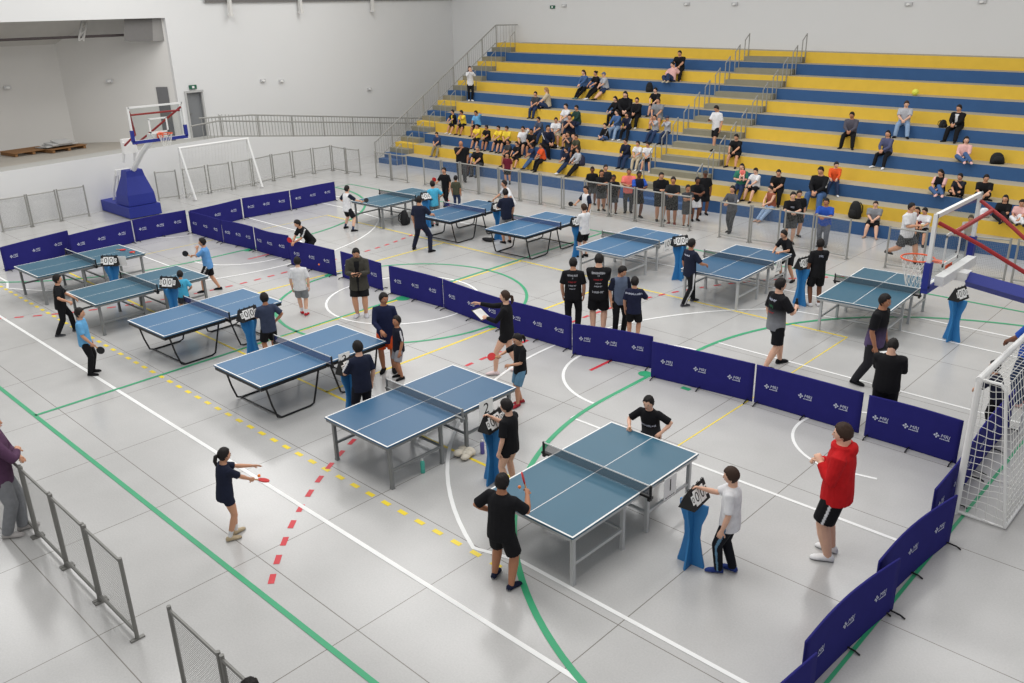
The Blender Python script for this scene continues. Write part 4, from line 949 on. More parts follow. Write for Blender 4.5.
    for i in (0, 1):
        shj, el, wr, curl = armj[i]; sg = -1 if i == 0 else 1
        if sl == 's': pts = [shj-xr*(sg*.035*H), shj, shj.lerp(el, .45), shj.lerp(el, .86)]; rr = [.038, .043, .041, .042]
        elif sl == 'n': pts = [shj-xr*(sg*.035*H), shj, shj.lerp(el, .12)]; rr = [.036, .038, .036]
        else: pts = [shj-xr*(sg*.035*H), shj, shj.lerp(el, .5), el, el.lerp(wr, .35), el.lerp(wr, .94)]; rr = [.038, .043, .037, .032, .031, .025]
        tb_.tube(pts, [q*H*bw for q in rr], 12)
    if hood: tb_.ellipsoid(P+s*S*1.0-fy*.055*H, (xr, fy, s), (.065*H, .04*H, .05*H), 12, 8)
    me = remesh(tb_, vx, 3); V = mco(me); cl = np.tile(L3(tc), (len(V), 1))
    tt = (V-np.array(P)) @ np.array(s)/S; lx = (V-np.array(P+s*S*.9)) @ np.array(xr)
    def nearseg(V, a, b):
        a, b = np.array(a), np.array(b); ab = b-a; t = np.clip(((V-a) @ ab)/(ab @ ab), 0, 1); q = a+t[:, None]*ab; return np.linalg.norm(V-q, axis=1), t, V-q
    if sleeve:
        sc_ = L3(CO[sleeve] if isinstance(sleeve, str) else sleeve)
        for i in (0, 1):
            shj, el, wr, c = armj[i]
            for a, b in ((shj, el), (el, wr)): dd_, t, _ = nearseg(V, a, b); cl[(dd_ < .05*H) & (np.abs(lx) > .088*H)] = sc_
    if grad: g = L3(CO[grad] if isinstance(grad, str) else grad); k = np.clip((.55-tt)/.5, 0, 1)[:, None]; cl = cl*(1-k)+g*k
    if open_: x_ = (V-np.array(P)) @ np.array(xr); y_ = (V-np.array(P)-tt[:, None]*S*np.array(s)) @ np.array(fy); cl[(np.abs(x_) < .022*H*(.6+1.2*np.clip(tt, 0, 1))) & (y_ > .02*H) & (tt < .97)] = L3(CO[open_])
    if stripe and 'top' in stripe:
        for i in (0, 1):
            shj, el, wr, c = armj[i]
            for a, b in ((shj, el), (el, wr)): dd_, t, q = nearseg(V, a, b); o_ = np.array((xr*(-1 if i == 0 else 1))*.8+Vector((0, 0, .35))); o_ /= np.linalg.norm(o_); ql = np.linalg.norm(q, axis=1)+1e-6; cl[(dd_ < .05*H) & ((q @ o_)/ql > .94) & (np.abs(lx) > .07*H)] = L3(CO['W'])
    setcol(me, cl); me.materials.append(M_CLOTH); smooth(me)
    link('jacket' if sl == 'l' and (hood or top in ('K', 'N', 'CG')) else 'sweater' if sl == 'l' else 'shirt', me, root)
    # ---- bottom
    bc = CO[bot] if isinstance(bot, str) else bot; bb = MB(); exb = .006
    tor(bb, [(-.3 if not seat else -.2, .06, .05), (-.17, .098, .074), (0, .1, .075), (.1, .096, .072), (.16, .092, .07)], exb)
    for i, (hj, kn, an, ya) in enumerate(legj):
        st = hj+(hj-kn)*.1
        if bt == 'shorts': bb.tube([st, hj.lerp(kn, .15), hj.lerp(kn, .5), hj.lerp(kn, .9)], [q*H*bw for q in (.054, .062, .061, .06)], 12)
        elif bt == 'mini': bb.tube([st, hj.lerp(kn, .15), hj.lerp(kn, .42)], [q*H*bw for q in (.054, .06, .058)], 12)
        else:
            kz = 1.0 if bt == 'pants' else .95
            bb.tube([st, hj.lerp(kn, .15), hj.lerp(kn, .55), kn, kn.lerp(an, .4), kn.lerp(an, .85), an-Vector((0, 0, .006*H))+(an-kn).normalized()*.004], [q*H*bw*kz for q in (.056, .061, .054, .045, .042, .038, .036)], 12)
    me = remesh(bb, vx, 3); V = mco(me); cl = np.tile(L3(bc), (len(V), 1))
    if stripe and 'leg' in stripe:
        sc_ = L3(CO[stripe['leg']])
        for i, (hj, kn, an, ya) in enumerate(legj):
            o_ = np.array((-1.0 if i == 0 else 1.0, .0, 0))
            for a, b in ((hj, kn), (kn, an)): dd_, t, q = nearseg(V, a, b); ql = np.linalg.norm(q, axis=1)+1e-6; cl[(dd_ < .075*H) & ((q @ o_)/ql > (.99 if bt == 'shorts' else .972)) & (V[:, 0]*(-1 if i == 0 else 1) > .02)] = sc_
    setcol(me, cl); me.materials.append(M_CLOTH); smooth(me); link('shorts' if bt in ('shorts', 'mini') else 'trousers', me, root)
    # ---- shoes
    shc = CO[shoe] if isinstance(shoe, str) and shoe in CO else shoe
    for i, (hj, kn, an, ya) in enumerate(legj):
        b = MB(); fw = Vector((math.sin(math.radians(-ya)), math.cos(math.radians(ya)), 0)); sx = fw.cross(Vector((0, 0, 1))); g = an-Vector((0, 0, ANK))
        lst = [(-.042, .014, .03), (-.032, .022, .05), (-.01, .0245, .056), (.02, .025, .05), (.055, .028, .038), (.085, .027, .03), (.105, .018, .022), (.112, .006, .012)]
        rs = []
        for y, w, h in lst: rs.append((g+fw*(y*H)+Vector((0, 0, h*H/2)), sx, Vector((0, 0, 1)), w*H*1.08, h*H/2))
        b.loft(rs, 12); V = np.array(b.v); zz = (V[:, 2]-g.z)/H; cl = np.tile(L3(shc if shoe != 'bare' else dk), (len(V), 1)); cl[zz < .009] = L3((200, 200, 200) if shoe not in ('bare', 'K') else (70, 70, 72))
        me = b.mesh('shoe', M_CLOTH, True); setcol(me, cl); link('shoe', me, root)
    # ---- hair
    if hair != 'bald' or cap:
        hcol = HR[hc]; jit = [rnd.uniform(.75, 1.3) for _ in range(64)]
        fr = dict(short=.52, crop=.6, long=.5, pony=.55, bun=.55, fringe=.38, bob=.5, bald=.8)[hair]
        bk = dict(short=-.72, crop=-.6, long=-.7, pony=-.6, bun=-.55, fringe=-.7, bob=-.6, bald=-.2)[hair]
        thk = dict(short=.16, crop=.08, long=.12, pony=.09, bun=.08, fringe=.15, bob=.14, bald=.03)[hair]
        if cap: fr, bk, thk = .42, -.1, .13
        def hairpt(p, t):
            dx, dy, dz = math.sin(t)*math.cos(p), math.sin(t)*math.sin(p), math.cos(t)
            line = bk+(fr-bk)*max(0, min(1, (dy+.55)/1.25))**1.3
            line += .09*(jit[int(p*4.7) % 64]-1)*2.2*max(0, dy+.2)
            if abs(dx) > .7 and -.2 < dy < .3: line = max(line, -.12)
            k = jit[(int(p*9.9)+7*int(t*11)) % 64]; m = 1+thk*k*(.75+.45*max(0, dz)) if dz > line else .9
            return headpt(p, t, m)
        n2 = (40, 28) if hi else (20, 14)
        hv, hf = grid(hairpt, *n2); hb = MB(); hb.v = [tuple(tohead(p)) for p in hv]
        for f in hf: hb.face(f)
        if hair == 'long': hb.loft([(tohead((0, y*hh, z*hh)), rt, fwd, w*hh, d_*hh) for z, y, w, d_ in ((.25, -.25, .3, .16), (-.1, -.32, .4, .17), (-.5, -.3, .42, .15), (-.95, -.26, .38, .11), (-1.2, -.24, .26, .06))], 12)
        if hair == 'bob': hb.loft([(tohead((0, y*hh, z*hh)), rt, fwd, w*hh, d_*hh) for z, y, w, d_ in ((.2, -.2, .36, .24), (-.2, -.2, .44, .24), (-.5, -.2, .4, .18))], 12)
        if hair == 'pony': q0 = tohead((0, -.46*hh, .12*hh)); hb.tube([q0, q0-fwd*.1*hh-hup*.05*hh, q0-fwd*.16*hh-hup*.4*hh, q0-fwd*.1*hh-hup*.75*hh], [.08*hh, .13*hh, .13*hh, .04*hh], 10)
        if hair == 'bun': hb.ellipsoid(tohead((0, -.5*hh, .22*hh)), (rt, fwd, hup), (.17*hh, .15*hh, .16*hh), 12, 8)
        me = hb.mesh('hair', M_HAIR, True); cc = L3(CO[cap] if cap else hcol); setcol(me, np.tile(cc, (len(hb.v), 1)))
        link('cap' if cap else 'hair', me, root)
        if cap:
            hb = MB(); hb.loft([(tohead((0, .40*hh, .24*hh)), rt, hup, .3*hh, .02*hh), (tohead((0, .62*hh, .2*hh)), rt, hup, .26*hh, .018*hh), (tohead((0, .72*hh, .17*hh)), rt, hup, .12*hh, .014*hh)], 12); me = hb.mesh('cap_visor', M_HAIR, True); setcol(me, np.tile(cc, (len(hb.v), 1))); link('cap_visor', me, root)
    # world positions of the wrists
    MW = Matrix.Translation(Vector(loc)) @ Matrix.Rotation(face-math.pi/2, 4, 'Z'); R3 = MW.to_3x3()
    return root, [(MW @ w, R3 @ d, R3 @ pn, R3 @ th) for w, d, pn, th in wrists], dict(H=H, P=P, s=s, S=S, MW=MW, xr=xr, fy=fy)
def face_angle(loc, a):
    return math.atan2(CAM.y-loc[1], CAM.x-loc[0])+math.radians(a)
_bars = {}
def bars(n, size, m):
    k = (n, size, m.name)
    if k not in _bars:
        b = MB(); rnd = random.Random(n); x = 0
        for i in range(n):
            w = size*rnd.uniform(.35, .6); h = size*rnd.uniform(.6, .8); t = size*.16; b.quad((x, -h/2, 0), (x+t, -h/2, 0), (x+t, h/2, 0), (x, h/2, 0)); z = rnd.choice((-h/2+t/2, 0, h/2-t/2)); b.quad((x+t, z-t/2, 0), (x+w, z-t/2, 0), (x+w, z+t/2, 0), (x+t, z+t/2, 0))
            if rnd.random() < .6: b.quad((x+w-t, -h/2, 0), (x+w, -h/2, 0), (x+w, h/2, 0), (x+w-t, h/2, 0))
            x += w+size*.14
        b.v = [(p[0]-x/2, p[1], p[2]) for p in b.v]; _bars[k] = b.mesh('print', m)
    return _bars[k]
def back_print(info, root, lines, front=False):
    """lines: (text, height on torso 0..1, size m, material) laid on the shirt"""
    sh = next(c for c in root.children if c.name.split('.')[0] in ('shirt', 'jacket', 'sweater')); from mathutils.bvhtree import BVHTree
    me = sh.data; bv = BVHTree.FromPolygons([v.co for v in me.vertices], [tuple(p.vertices) for p in me.polygons]); P, s, S, xr, fy = [info[k] for k in ('P', 's', 'S', 'xr', 'fy')]
    n = fy if front else -fy; x = -xr if front else xr
    for t, h, sz, m in lines:
        tm = text_mesh(t, sz, m) if isinstance(t, str) and (t == 'MRJ' or t[0].isdigit()) else bars(len(t), sz, m); b = MB()
        for v in tm.vertices:
            o = P+s*(S*h)+x*v.co.x+s*v.co.y+n*.5; hit = bv.ray_cast(o, -n)
            b.v.append(tuple(hit[0]+n*.004 if hit[0] else o-n*.42))
        for f in tm.polygons: b.face(f.vertices)
        b.build('print', m, sh)
def stand(label, foot, headpx, a, z=0.0, H=None, prop=None, prints=None, fprints=None, wf=None, **kw):
    loc = at(foot[0], foot[1], z); legs = kw.get('legs', 'stand'); fac = dict(stand=1, cross=1, apart=.99, wide=.965, stride=.985, crouch=.93, run=.97)[legs]*(1-.00012*abs(kw.get('lean', 0))**1.8)
    if H is None: H = max(1.12, min(1.9, height_at(loc, headpx)/fac*.998))
    r, w, info = person(label, loc, face_angle(loc, a) if wf is None else math.radians(wf), H, **kw)
    if prints: back_print(info, r, prints)
    if fprints: back_print(info, r, fprints, True)
    for p in ([] if prop is None else prop if isinstance(prop, list) else [prop]): give(p, w, H)
    return r
def give(p, w, H):
    k, hand, label = p[:3]; wr, d, pn, th = w[0 if hand == 'L' else 1]; g = wr+d*.06*H+pn*.014*H
    if k in ('pr', 'pb'):
        dd = (d*.8+Vector((0, 0, .25))) if len(p) < 4 else Vector(p[3]); paddle(g, dd, pn if len(p) < 5 else Vector(p[4]), k[1], label)
    elif k in ('clip', 'tab', 'phone'):
        sz = dict(clip=(.23, .32), tab=(.25, .17), phone=(.075, .15))[k]; t = thing(dict(clip='clipboard', tab='tablet', phone='phone')[k], label, dict(clip='clipboard', tab='tablet', phone='phone')[k], g)
        t.rotation_euler = (.45, 0, math.atan2(d.y, d.x)-math.pi/2)
        b = MB(); b.box((0, sz[1]*.3, .008), (sz[0], sz[1], .008)); b.build('board', M_BOARDK if k != 'clip' or len(p) > 3 else M_PBLK, t)
        b = MB(); b.box((0, sz[1]*.3-.01, .0135), (sz[0]*.92, sz[1]*.86, .003)); b.build('paper' if k == 'clip' else 'screen', M_PAPER if k == 'clip' and len(p) < 4 else mat('dark_screen', (40, 44, 52), .3) if k != 'clip' else mat('brown_board', (88, 66, 50), .6), t)
    elif k == 'bottle':
        t = thing('bottle', label, 'bottle', g); b = MB(); b.loft([((0, 0, z), AX[0], AX[1], r, r) for z, r in ((-.1, .033), (-.09, .037), (.06, .037), (.09, .025), (.12, .022))], 10); b.build('bottle_body', M_BLACK, t, True)
        b = MB(); b.loft([((0, 0, z), AX[0], AX[1], .024, .024) for z in (.118, .145)], 10); b.build('bottle_cap', M_BLACK, t)
    elif k == 'cup':
        t = thing('cup', label, 'cup', g); b = MB(); b.loft([((0, 0, z), AX[0], AX[1], r, r) for z, r in ((-.05, .03), (.05, .042))], 12); b.build('cup_body', MATS.setdefault('cup', mat('cream_cup', (230, 214, 150), .6)), t, True); b = MB(); b.loft([((0, 0, z), AX[0], AX[1], r, r) for z, r in ((.045, .043), (.055, .045))], 12); b.build('cup_lid', M_PAPER, t)
SPEC = 'spectators seated on the bleachers'
def sit(label, headpx, kind='a', a=0, row=None, prop=None, dx=0, dy=0, **kw):
    rn = random.Random(label)
    if a == 0: a = rn.uniform(-16, 16)
    kw.setdefault('lean', rn.uniform(3, 13)); kw.setdefault('head', (rn.uniform(-22, 22), rn.uniform(-12, 2)))
    if 'legs' not in kw: kw['legs'] = rn.choice(('sit', 'sitw', 'sitw') if not kw.get('fem') else ('sit', 'sit', 'sitf'))
    if 'arms' not in kw: kw['arms'] = rn.choice(('lap', 'knee', ('knee', 'lap'), ('lap', 'knee')))
    kw['bw'] = kw.get('bw', 1.08)*1.1
    exp = dict(a=.86, k=.74, s=.78)[kind] if kw.get('lean', 0) < 20 else .78
    best = None
    for i in range(1, 13):
        q = onp(headpx[0], headpx[1], 1, Y0+DD*(i-1)+.25+.12*math.sin(math.radians(kw.get('lean', 0)))*2); hgt = q.z-RH(q.x)*i
        if row == i or (row is None and (best is None or abs(hgt-exp) < abs(best[1]-exp))): best = (i, hgt, q)
    i, hgt, q = best; kk = .53*math.cos(math.radians(kw.get('lean', 0)*.8)); H = max(1.22, min(1.85, hgt/kk))
    loc = Vector((q.x+dx, Y0+DD*(i-1)+dy+(.14 if kw.get('legs', 'sit') in ('sit', 'sitw', 'sitf', 'sitl') else .3), RH(q.x)*i+.004)); kw.setdefault('bw', 1.08); kw.setdefault('sitz', RH(q.x)); kw.setdefault('legs', 'sit'); kw.setdefault('group', SPEC); kw.setdefault('arms', 'lap')
    f = -math.pi/2+math.radians(a)
    r, w, info = person(label, loc, f, H, **kw)
    for p in ([] if prop is None else [prop]): give(p, w, H)
    return r
def on_tread(px, py):
    c = []
    for i in range(0, 12):
        for k in (0, 1):
            z = RH(at(px, py, HH*i).x)*(i+.5*k); c.append((abs(at(px, py, z).y-(Y0+DD*(i-1+.25+.5*k))), z))
    return min(c)[1]+.002
W_ = M_LOGO; W2 = mat('grey_print', (176, 178, 184), .9); RDP = mat('red_print', (170, 44, 52), .9)
PL = 'players on the court'; SC = 'scorekeepers at the flip scoreboards'
RD, BK = 'pr', 'pb'
# --- front half of the hall
stand('girl serving alone at the left, dark shirt, ponytail and light shoes', (232, 537), 448, 112, top='N', bot='N', bt='mini', hair='pony', skin='m', arms=(((.0, .29, -.10), (.5, -.2, -1), .15), ((.03, .24, -.22), (.6, -.3, -1), 1.2)), fem=True, shoe=(176, 160, 132), sock='W', legs='cross', lean=6, head=(0, -6), group=PL, prop=('pr', 'R', 'red paddle held by the girl serving alone', (.35, .9, -.35), (0, .3, 1)))
stand('boy in red hoodie and black shorts standing by the right barrier', (829, 556), 422, 262, top='R', sl='l', hood=True, bot='K', hair='short', hc='b', skin='l', bw=1.22, arms=(((.05, .115, -.09), (.7, -.5, -1), .9), ((.04, .13, -.12), (.7, -.5, -1), .9)), shoe=(228, 228, 228), head=(6, 0), stripe={'leg': 'W'})
stand('boy in white shirt and black track trousers turning the nearest scoreboard', (726, 573), 466, 258, top='W', bot=(22, 24, 30), bt='pants', hc='b', skin='l', arms=('down', ((.0, .25, -.05), (.6, -.2, -1), .6)), shoe=(40, 58, 120), stripe={'leg': 'SB'}, legs='cross', head=(4, -6), group=SC)
stand('boy in black playing at the near end of the nearest table, back turned', (503, 583), 475, 0, wf=100, top='K', bot='K', hair='short', skin='t', legs='apart', arms=(((.15, .06, -.2), (1, -.5, -.6), .6), ((.10, .21, -.06), (.8, -.3, -1), 1.1)), shoe=(28, 34, 58), lean=4, bw=1.12, group=PL, prop=('pr', 'R', 'red paddle held by the boy at the nearest table', (-.5, .2, .8), (.7, .6, .1)))
stand('boy in black and grey shirt crouching at the far end of the nearest table', (650, 468), 392, 0, wf=-80, top='K', grad='DG', bot='K', skin='l', legs='crouch', H=1.4, arms=(((.17, .07, -.17), (1, -.3, -.5), .8), ((.15, .17, -.13), (1, -.3, -.6), 1.1)), lean=14, head=(0, -8), group=PL, prop=('pb', 'R', 'black paddle held low by the boy behind the nearest table', (.15, .1, -.9), (.6, -.8, 0)), fprints=[('BUTTERFLY', .5, .045, W_)])
stand('boy in black shirt and shorts turning the number 2 scoreboard', (511, 490), 398, 235, top='K', bot='K', skin='l', arms=('down', ((.0, .21, -.04), (.6, -.2, -1), .7)), bt='mini', shoe='DG', head=(10, -10), group=SC)
stand('girl in black shirt and light blue shorts with red paddle beside number 2 table', (521, 405), 331, -58, top='K', bot='SB', hair='pony', skin='m', fem=True, arms=(((.0, .15, -.2), (.8, -.2, -.6), .6), ((.13, .2, -.09), (.9, -.3, -.5), 1)), shoe=(150, 40, 50), legs='cross', head=(0, -16), group=PL, prop=('pr', 'R', 'red paddle held out by the girl in light blue shorts', (-.9, -.3, -.1), (.3, -.6, .6)))
stand('woman in black jacket pointing, clipboard in the other hand', (508, 373), 289, 262, top='K', sl='l', bot='K', bt='mini', hair='pony', hc='b', skin='l', fem=True, legs='stride', arms=(((.0, .22, -.13), (.8, -.3, -.8), .8), ((.10, .31, .0), (.5, -.2, -1), .35)), shoe=(226, 206, 206), head=(-6, 2), prop=('clip', 'L', 'white clipboard held by the woman in black jacket'))
stand('scorekeeper boy in navy shirt with white shoulder stripes, back turned', (366, 428), 340, 0, wf=172, top='N', bot=(24, 26, 36), bt='pants', skin='l', stripe={'top': 1}, arms=(((.05, .17, -.12), (.8, -.3, -.8), .7), 'down'), shoe='W', group=SC)
stand('boy in navy track jacket and orange shorts looking aside', (389, 371), 291, -6, top=(30, 36, 66), sl='l', bot='O', bt='shorts', skin='t', arms=('down', 'lap'), hem=-.46, lean=2, head=(38, -4), shoe='K', group=PL)
stand('small boy in navy striped shirt and light shorts holding a red paddle down', (401, 378), 315, -72, top=(26, 28, 42), bot=(150, 150, 156), skin='t', stripe={'top': 1}, arms=('down', 'down'), shoe='K', head=(25, 10), group=PL, prop=('pr', 'R', 'red paddle hanging in the hand of the small striped boy', (0, .1, -1), (0, 1, .1)))
stand('man in open grey quilted coat looking down at a tablet', (362, 316), 246, -8, top='CG', sl='l', hood=True, bot='K', skin='m', bw=1.15, hem=-.4, open_='K', arms='front', head=(0, -18), shoe=(190, 190, 196), legs='stand', prop=('tab', 'R', 'grey tablet held by the man in the grey coat'))
stand('boy in white shirt and grey shorts walking away, red shoes', (303.5, 315), 256, 172, top='W', bot='G', skin='l', arms='down', shoe=(176, 36, 44), legs='cross', sock='W', group=PL)
stand('boy in black bending over behind the middle barrier', (313, 264), 221, -62, top='K', bot='K', bt='pants', skin='m', lean=34, arms='lap', head=(-10, -18), legs='wide', stripe={'top': 1}, H=1.5, group=PL, prop=('pr', 'R', 'dark red paddle of the boy bending behind the barrier', (-.5, -.2, .8), (.2, -.9, .2)))
stand('scorekeeper boy in slate grey shirt with hand on hip', (273, 361), 292, 0, wf=172, top=(58, 66, 88), bot='K', skin='t', arms=(((.0, .19, -.12), (.8, -.3, -.8), .7), ((.10, .0, -.235), (1, -.4, .1), .8)), group=SC)
stand('boy all in black standing at the end of the farthest left tables', (67, 334), 274, 0, wf=75, top='K', bot='K', bt='pants', skin='m', arms=('lap', 'side'), legs='stride', lean=4, shoe='DG', group=PL, prints=[('I', .6, .18, mat('tan_print', (150, 128, 96), .9))])
stand('boy in light blue shirt and black trousers standing in profile near the white sideline', (92, 374), 307, 0, wf=55, top='LB', bot='K', bt='pants', skin='m', arms=('down', ((.1, .1, -.29), (.7, -.7, 0), .9)), shoe='K', group=PL, prop=('pb', 'R', 'black paddle held low by the boy in profile', (.4, .5, -.7), (.6, -.6, .2)))
stand('scorekeeper boy in cyan shirt with hands at his waist', (187, 317), 270, 0, wf=150, top='CY', bot='DG', skin='m', arms=(((.03, .16, -.2), (1, -.3, 0), .7), 'hip'), head=(-8, -6), group=SC, prints=[('21', .62, .12, mat('dark_print', (40, 50, 60), .9))])
stand('boy in blue shirt and black shorts receiving with a black paddle', (212, 291), 237, 0, wf=-128, top=(98, 152, 208), bot='K', skin='m', stripe={'leg': 'W'}, arms=('chin', 'ready'), legs='stride', lean=4, shoe='K', group=PL, prop=('pb', 'R', 'black paddle of the boy in blue by the far barrier', (-.6, -.6, .5), (.75, -.65, 0)))
stand('person in purple sweater and grey jeans leaning on the near mesh fence', (15, 533), 414, 82, top='PU', sl='l', bot='G', bt='pants', hair='short', skin='m', bw=1.1, arms=(((.0, .12, -.17), (.9, -.2, -.5), .7), ((.0, .12, -.13), (.9, .3, -.5), .7)), shoe=(176, 172, 170), lean=6, head=(-5, 6), legs='cross')
q = at(246, 681, 1.55); person('dark-haired person whose head just shows at the bottom edge', Vector((q.x, q.y, 0)), math.radians(100), 1.56, top=(110, 40, 90), bot='DJ', bt='pants', hair='short', skin='m')
# --- officials and players right of the centre
LN = [('M. SOUZA', .86, .06, W2), ('10', .76, .05, W2), ('BRASIL', .6, .05, RDP), ('treino', .45, .035, W2), ('equipe', .33, .045, W2), ('SANTOS', .1, .065, W2)]
stand('official in black printed shirt and long black trousers, leftmost of the two with printed backs', (573, 331), 257, 175, top='K', bot='K', bt='pants', skin='m', arms='down', bw=1.05, prints=[('B. LIMA', .86, .055, W2), ('8', .74, .05, W2), ('BRASIL', .58, .045, RDP), ('equipe', .42, .045, W2), ('treino', .28, .035, W2)])
stand('official in black printed shirt and black shorts, bare legs, back turned', (598, 333), 253, 178, top='K', bot='K', skin='l', arms='fold', bw=1.12, prints=LN)
stand('man in navy patterned shirt talking with the clipboard man', (619, 334), 264, 20, top='BG', sleeve='N', bot='K', bt='pants', skin='m', arms='down', head=(35, -20))
stand('man in navy shirt and black shorts holding a dark clipboard, back turned', (633, 341), 276, 172, top=(34, 38, 62), bot='K', skin='m', arms=('down', ((.07, .17, -.14), (.9, -.3, -.5), .7)), prop=('clip', 'R', 'dark brown clipboard held by the man in navy shirt', 1), prints=[('ARBITRAGEM', .82, .055, W_)])
stand('player in navy shirt and black striped trousers at the end of a back row table', (688, 304), 238, 0, wf=70, top='N', bot='K', bt='pants', skin='t', stripe={'leg': 'W'}, arms=('down', ((.1, .2, -.19), (.8, -.3, -.7), .8)), legs='stride', shoe=(60, 60, 66), group=PL, prints=[('MARINGA', .82, .05, W_)])
stand('player in black leaning forward at the far end of a back row table', (787, 279), 228, 0, wf=-110, top='K', bot='K', skin='m', lean=26, arms=(((.1, .2, -.16), (.8, -.3, -.6), .8), ((.04, .22, -.18), (.8, -.3, -.6), .8)), legs='wide', head=(-10, -8), group=PL)
stand('boy in black shirt and shorts with white shoes at a back row scoreboard', (814, 306), 238, 0, wf=135, top='K', bot='K', skin='d', arms=('down', 'lap'), shoe='W', group=SC, prints=[('MRJ', .8, .06, W_)])
stand('player in black and grey shirt seen from behind at the barrier top edge', (772, 367), 277, 0, wf=62, top='K', grad='G', bot='K', skin='l', arms=('down', ((.07, .17, -.12), (.8, -.3, -.7), .9)), legs='stride', head=(-8, 0), bw=1.05, shoe='K', group=PL, prop=('bottle', 'R', 'black bottle held by the player at the barrier edge'), prints=[('SANTOS', .84, .06, W_), ('MRJ', .62, .07, mat('green_print', (60, 130, 90), .9)), ('equipe', .4, .05, RDP)])
stand('man in dark patterned shirt and grey trousers striding towards the right', (869, 385), 292, 70, top='K', grad=(90, 76, 110), bot=(44, 44, 48), bt='pants', skin='t', arms='down', legs='stride', lean=5, shoe='K', head=(-6, 0), bw=1.08)
stand('boy in black sweater writing on white paper, back turned, behind the right barrier', (880, 429), 338, 178, top='K', sl='l', bot='K', bt='pants', skin='l', arms=('lap', 'front'), bw=1.2, head=(-10, -12), prop=('clip', 'R', 'white paper clipboard of the boy in black sweater'))
stand('man in blue shirt and dark trousers at the right edge behind the goal', (1020, 405), 300, 250, top='RB', bot='DJ', bt='pants', skin='d', arms='lap', shoe='PK', bw=1.1)
stand('child in dark striped jacket seen through the goal net', (991, 432), 362, 255, top=(38, 40, 58), sl='l', bot='K', bt='pants', skin='m', arms='lap', lean=16, H=1.25)
# --- back row
stand('player in white vest with navy sleeves stretching with a dark paddle', (349, 230), 185, 0, wf=88, top='W', sleeve='N', bot='K', skin='l', legs='wide', arms=('side', ((.1, .26, -.16), (.7, -.3, -.7), 1)), sock='DJ', shoe='K', lean=6, group=PL, prop=('pb', 'R', 'dark paddle of the player in white vest', (.6, .7, .3), (.6, -.6, .4)))
stand('player in navy shirt and long navy trousers, legs apart, back row', (422, 251), 195, 0, wf=108, top='N', bot=(28, 32, 50), bt='pants', skin='m', legs='wide', arms=('down', ((.12, .23, -.16), (.7, -.3, -.7), .8)), group=PL)
stand('scorekeeper boy in light blue shirt and grey shorts, back row', (435, 226), 180, 0, wf=165, top='CY', bot=(120, 118, 116), bt='pants', skin='m', arms=(((.04, .17, -.14), (.8, -.3, -.8), .7), 'side'), group=SC, H=1.5)
stand('player in black with a red paddle at the far end of the back row', (447, 206.5), 166.5, -30, top='K', bot='K', bt='pants', skin='m', legs='stride', arms=('down', 'ready'), lean=8, group=PL, prop=('pr', 'R', 'bright red paddle of the player in black in the back row', (-.3, -.4, .8), (.5, -.8, 0)))
stand('person in olive shirt and jeans seen from behind in the back row', (457, 209.5), 175, 160, top='OL', bot='DJ', bt='pants', skin='t', arms='down')
stand('scorekeeper boy in navy shirt and grey shorts, back row', (507, 243), 188, 0, wf=160, top='N', bot='G', bt='shorts', skin='m', arms=(((.02, .18, -.14), (.8, -.3, -.8), .7), 'down'), shoe='K', group=SC)
stand('player in white shirt reaching with a black paddle, back row', (512, 226), 179, 0, wf=-120, top='W', bot='N', skin='m', legs='wide', lean=22, arms=('side', ((.2, .18, -.2), (1, -.2, -.5), 1)), group=PL, prop=('pb', 'R', 'black paddle of the reaching player in white', (-.7, -.2, -.4), (.5, -.8, 0)))
stand('player in white and navy shirt with black paddle behind the white-shirted scorekeeper', (586, 234), 185, 0, wf=-110, top='W', sleeve='N', bot='N', skin='m', arms=('down', ((.14, .15, -.16), (.9, -.2, -.6), 1)), group=PL, head=(20, 0), prop=('pb', 'R', 'black paddle of the player in white and navy', (-.8, -.3, .1), (.4, -.9, 0)))
stand('scorekeeper boy in white shirt and black shorts, back row', (584, 257), 203, 0, wf=172, top='W', bot='K', hc='b', skin='l', arms=(((.0, .2, -.14), (.8, -.3, -.8), .7), 'front'), shoe='K', group=SC)
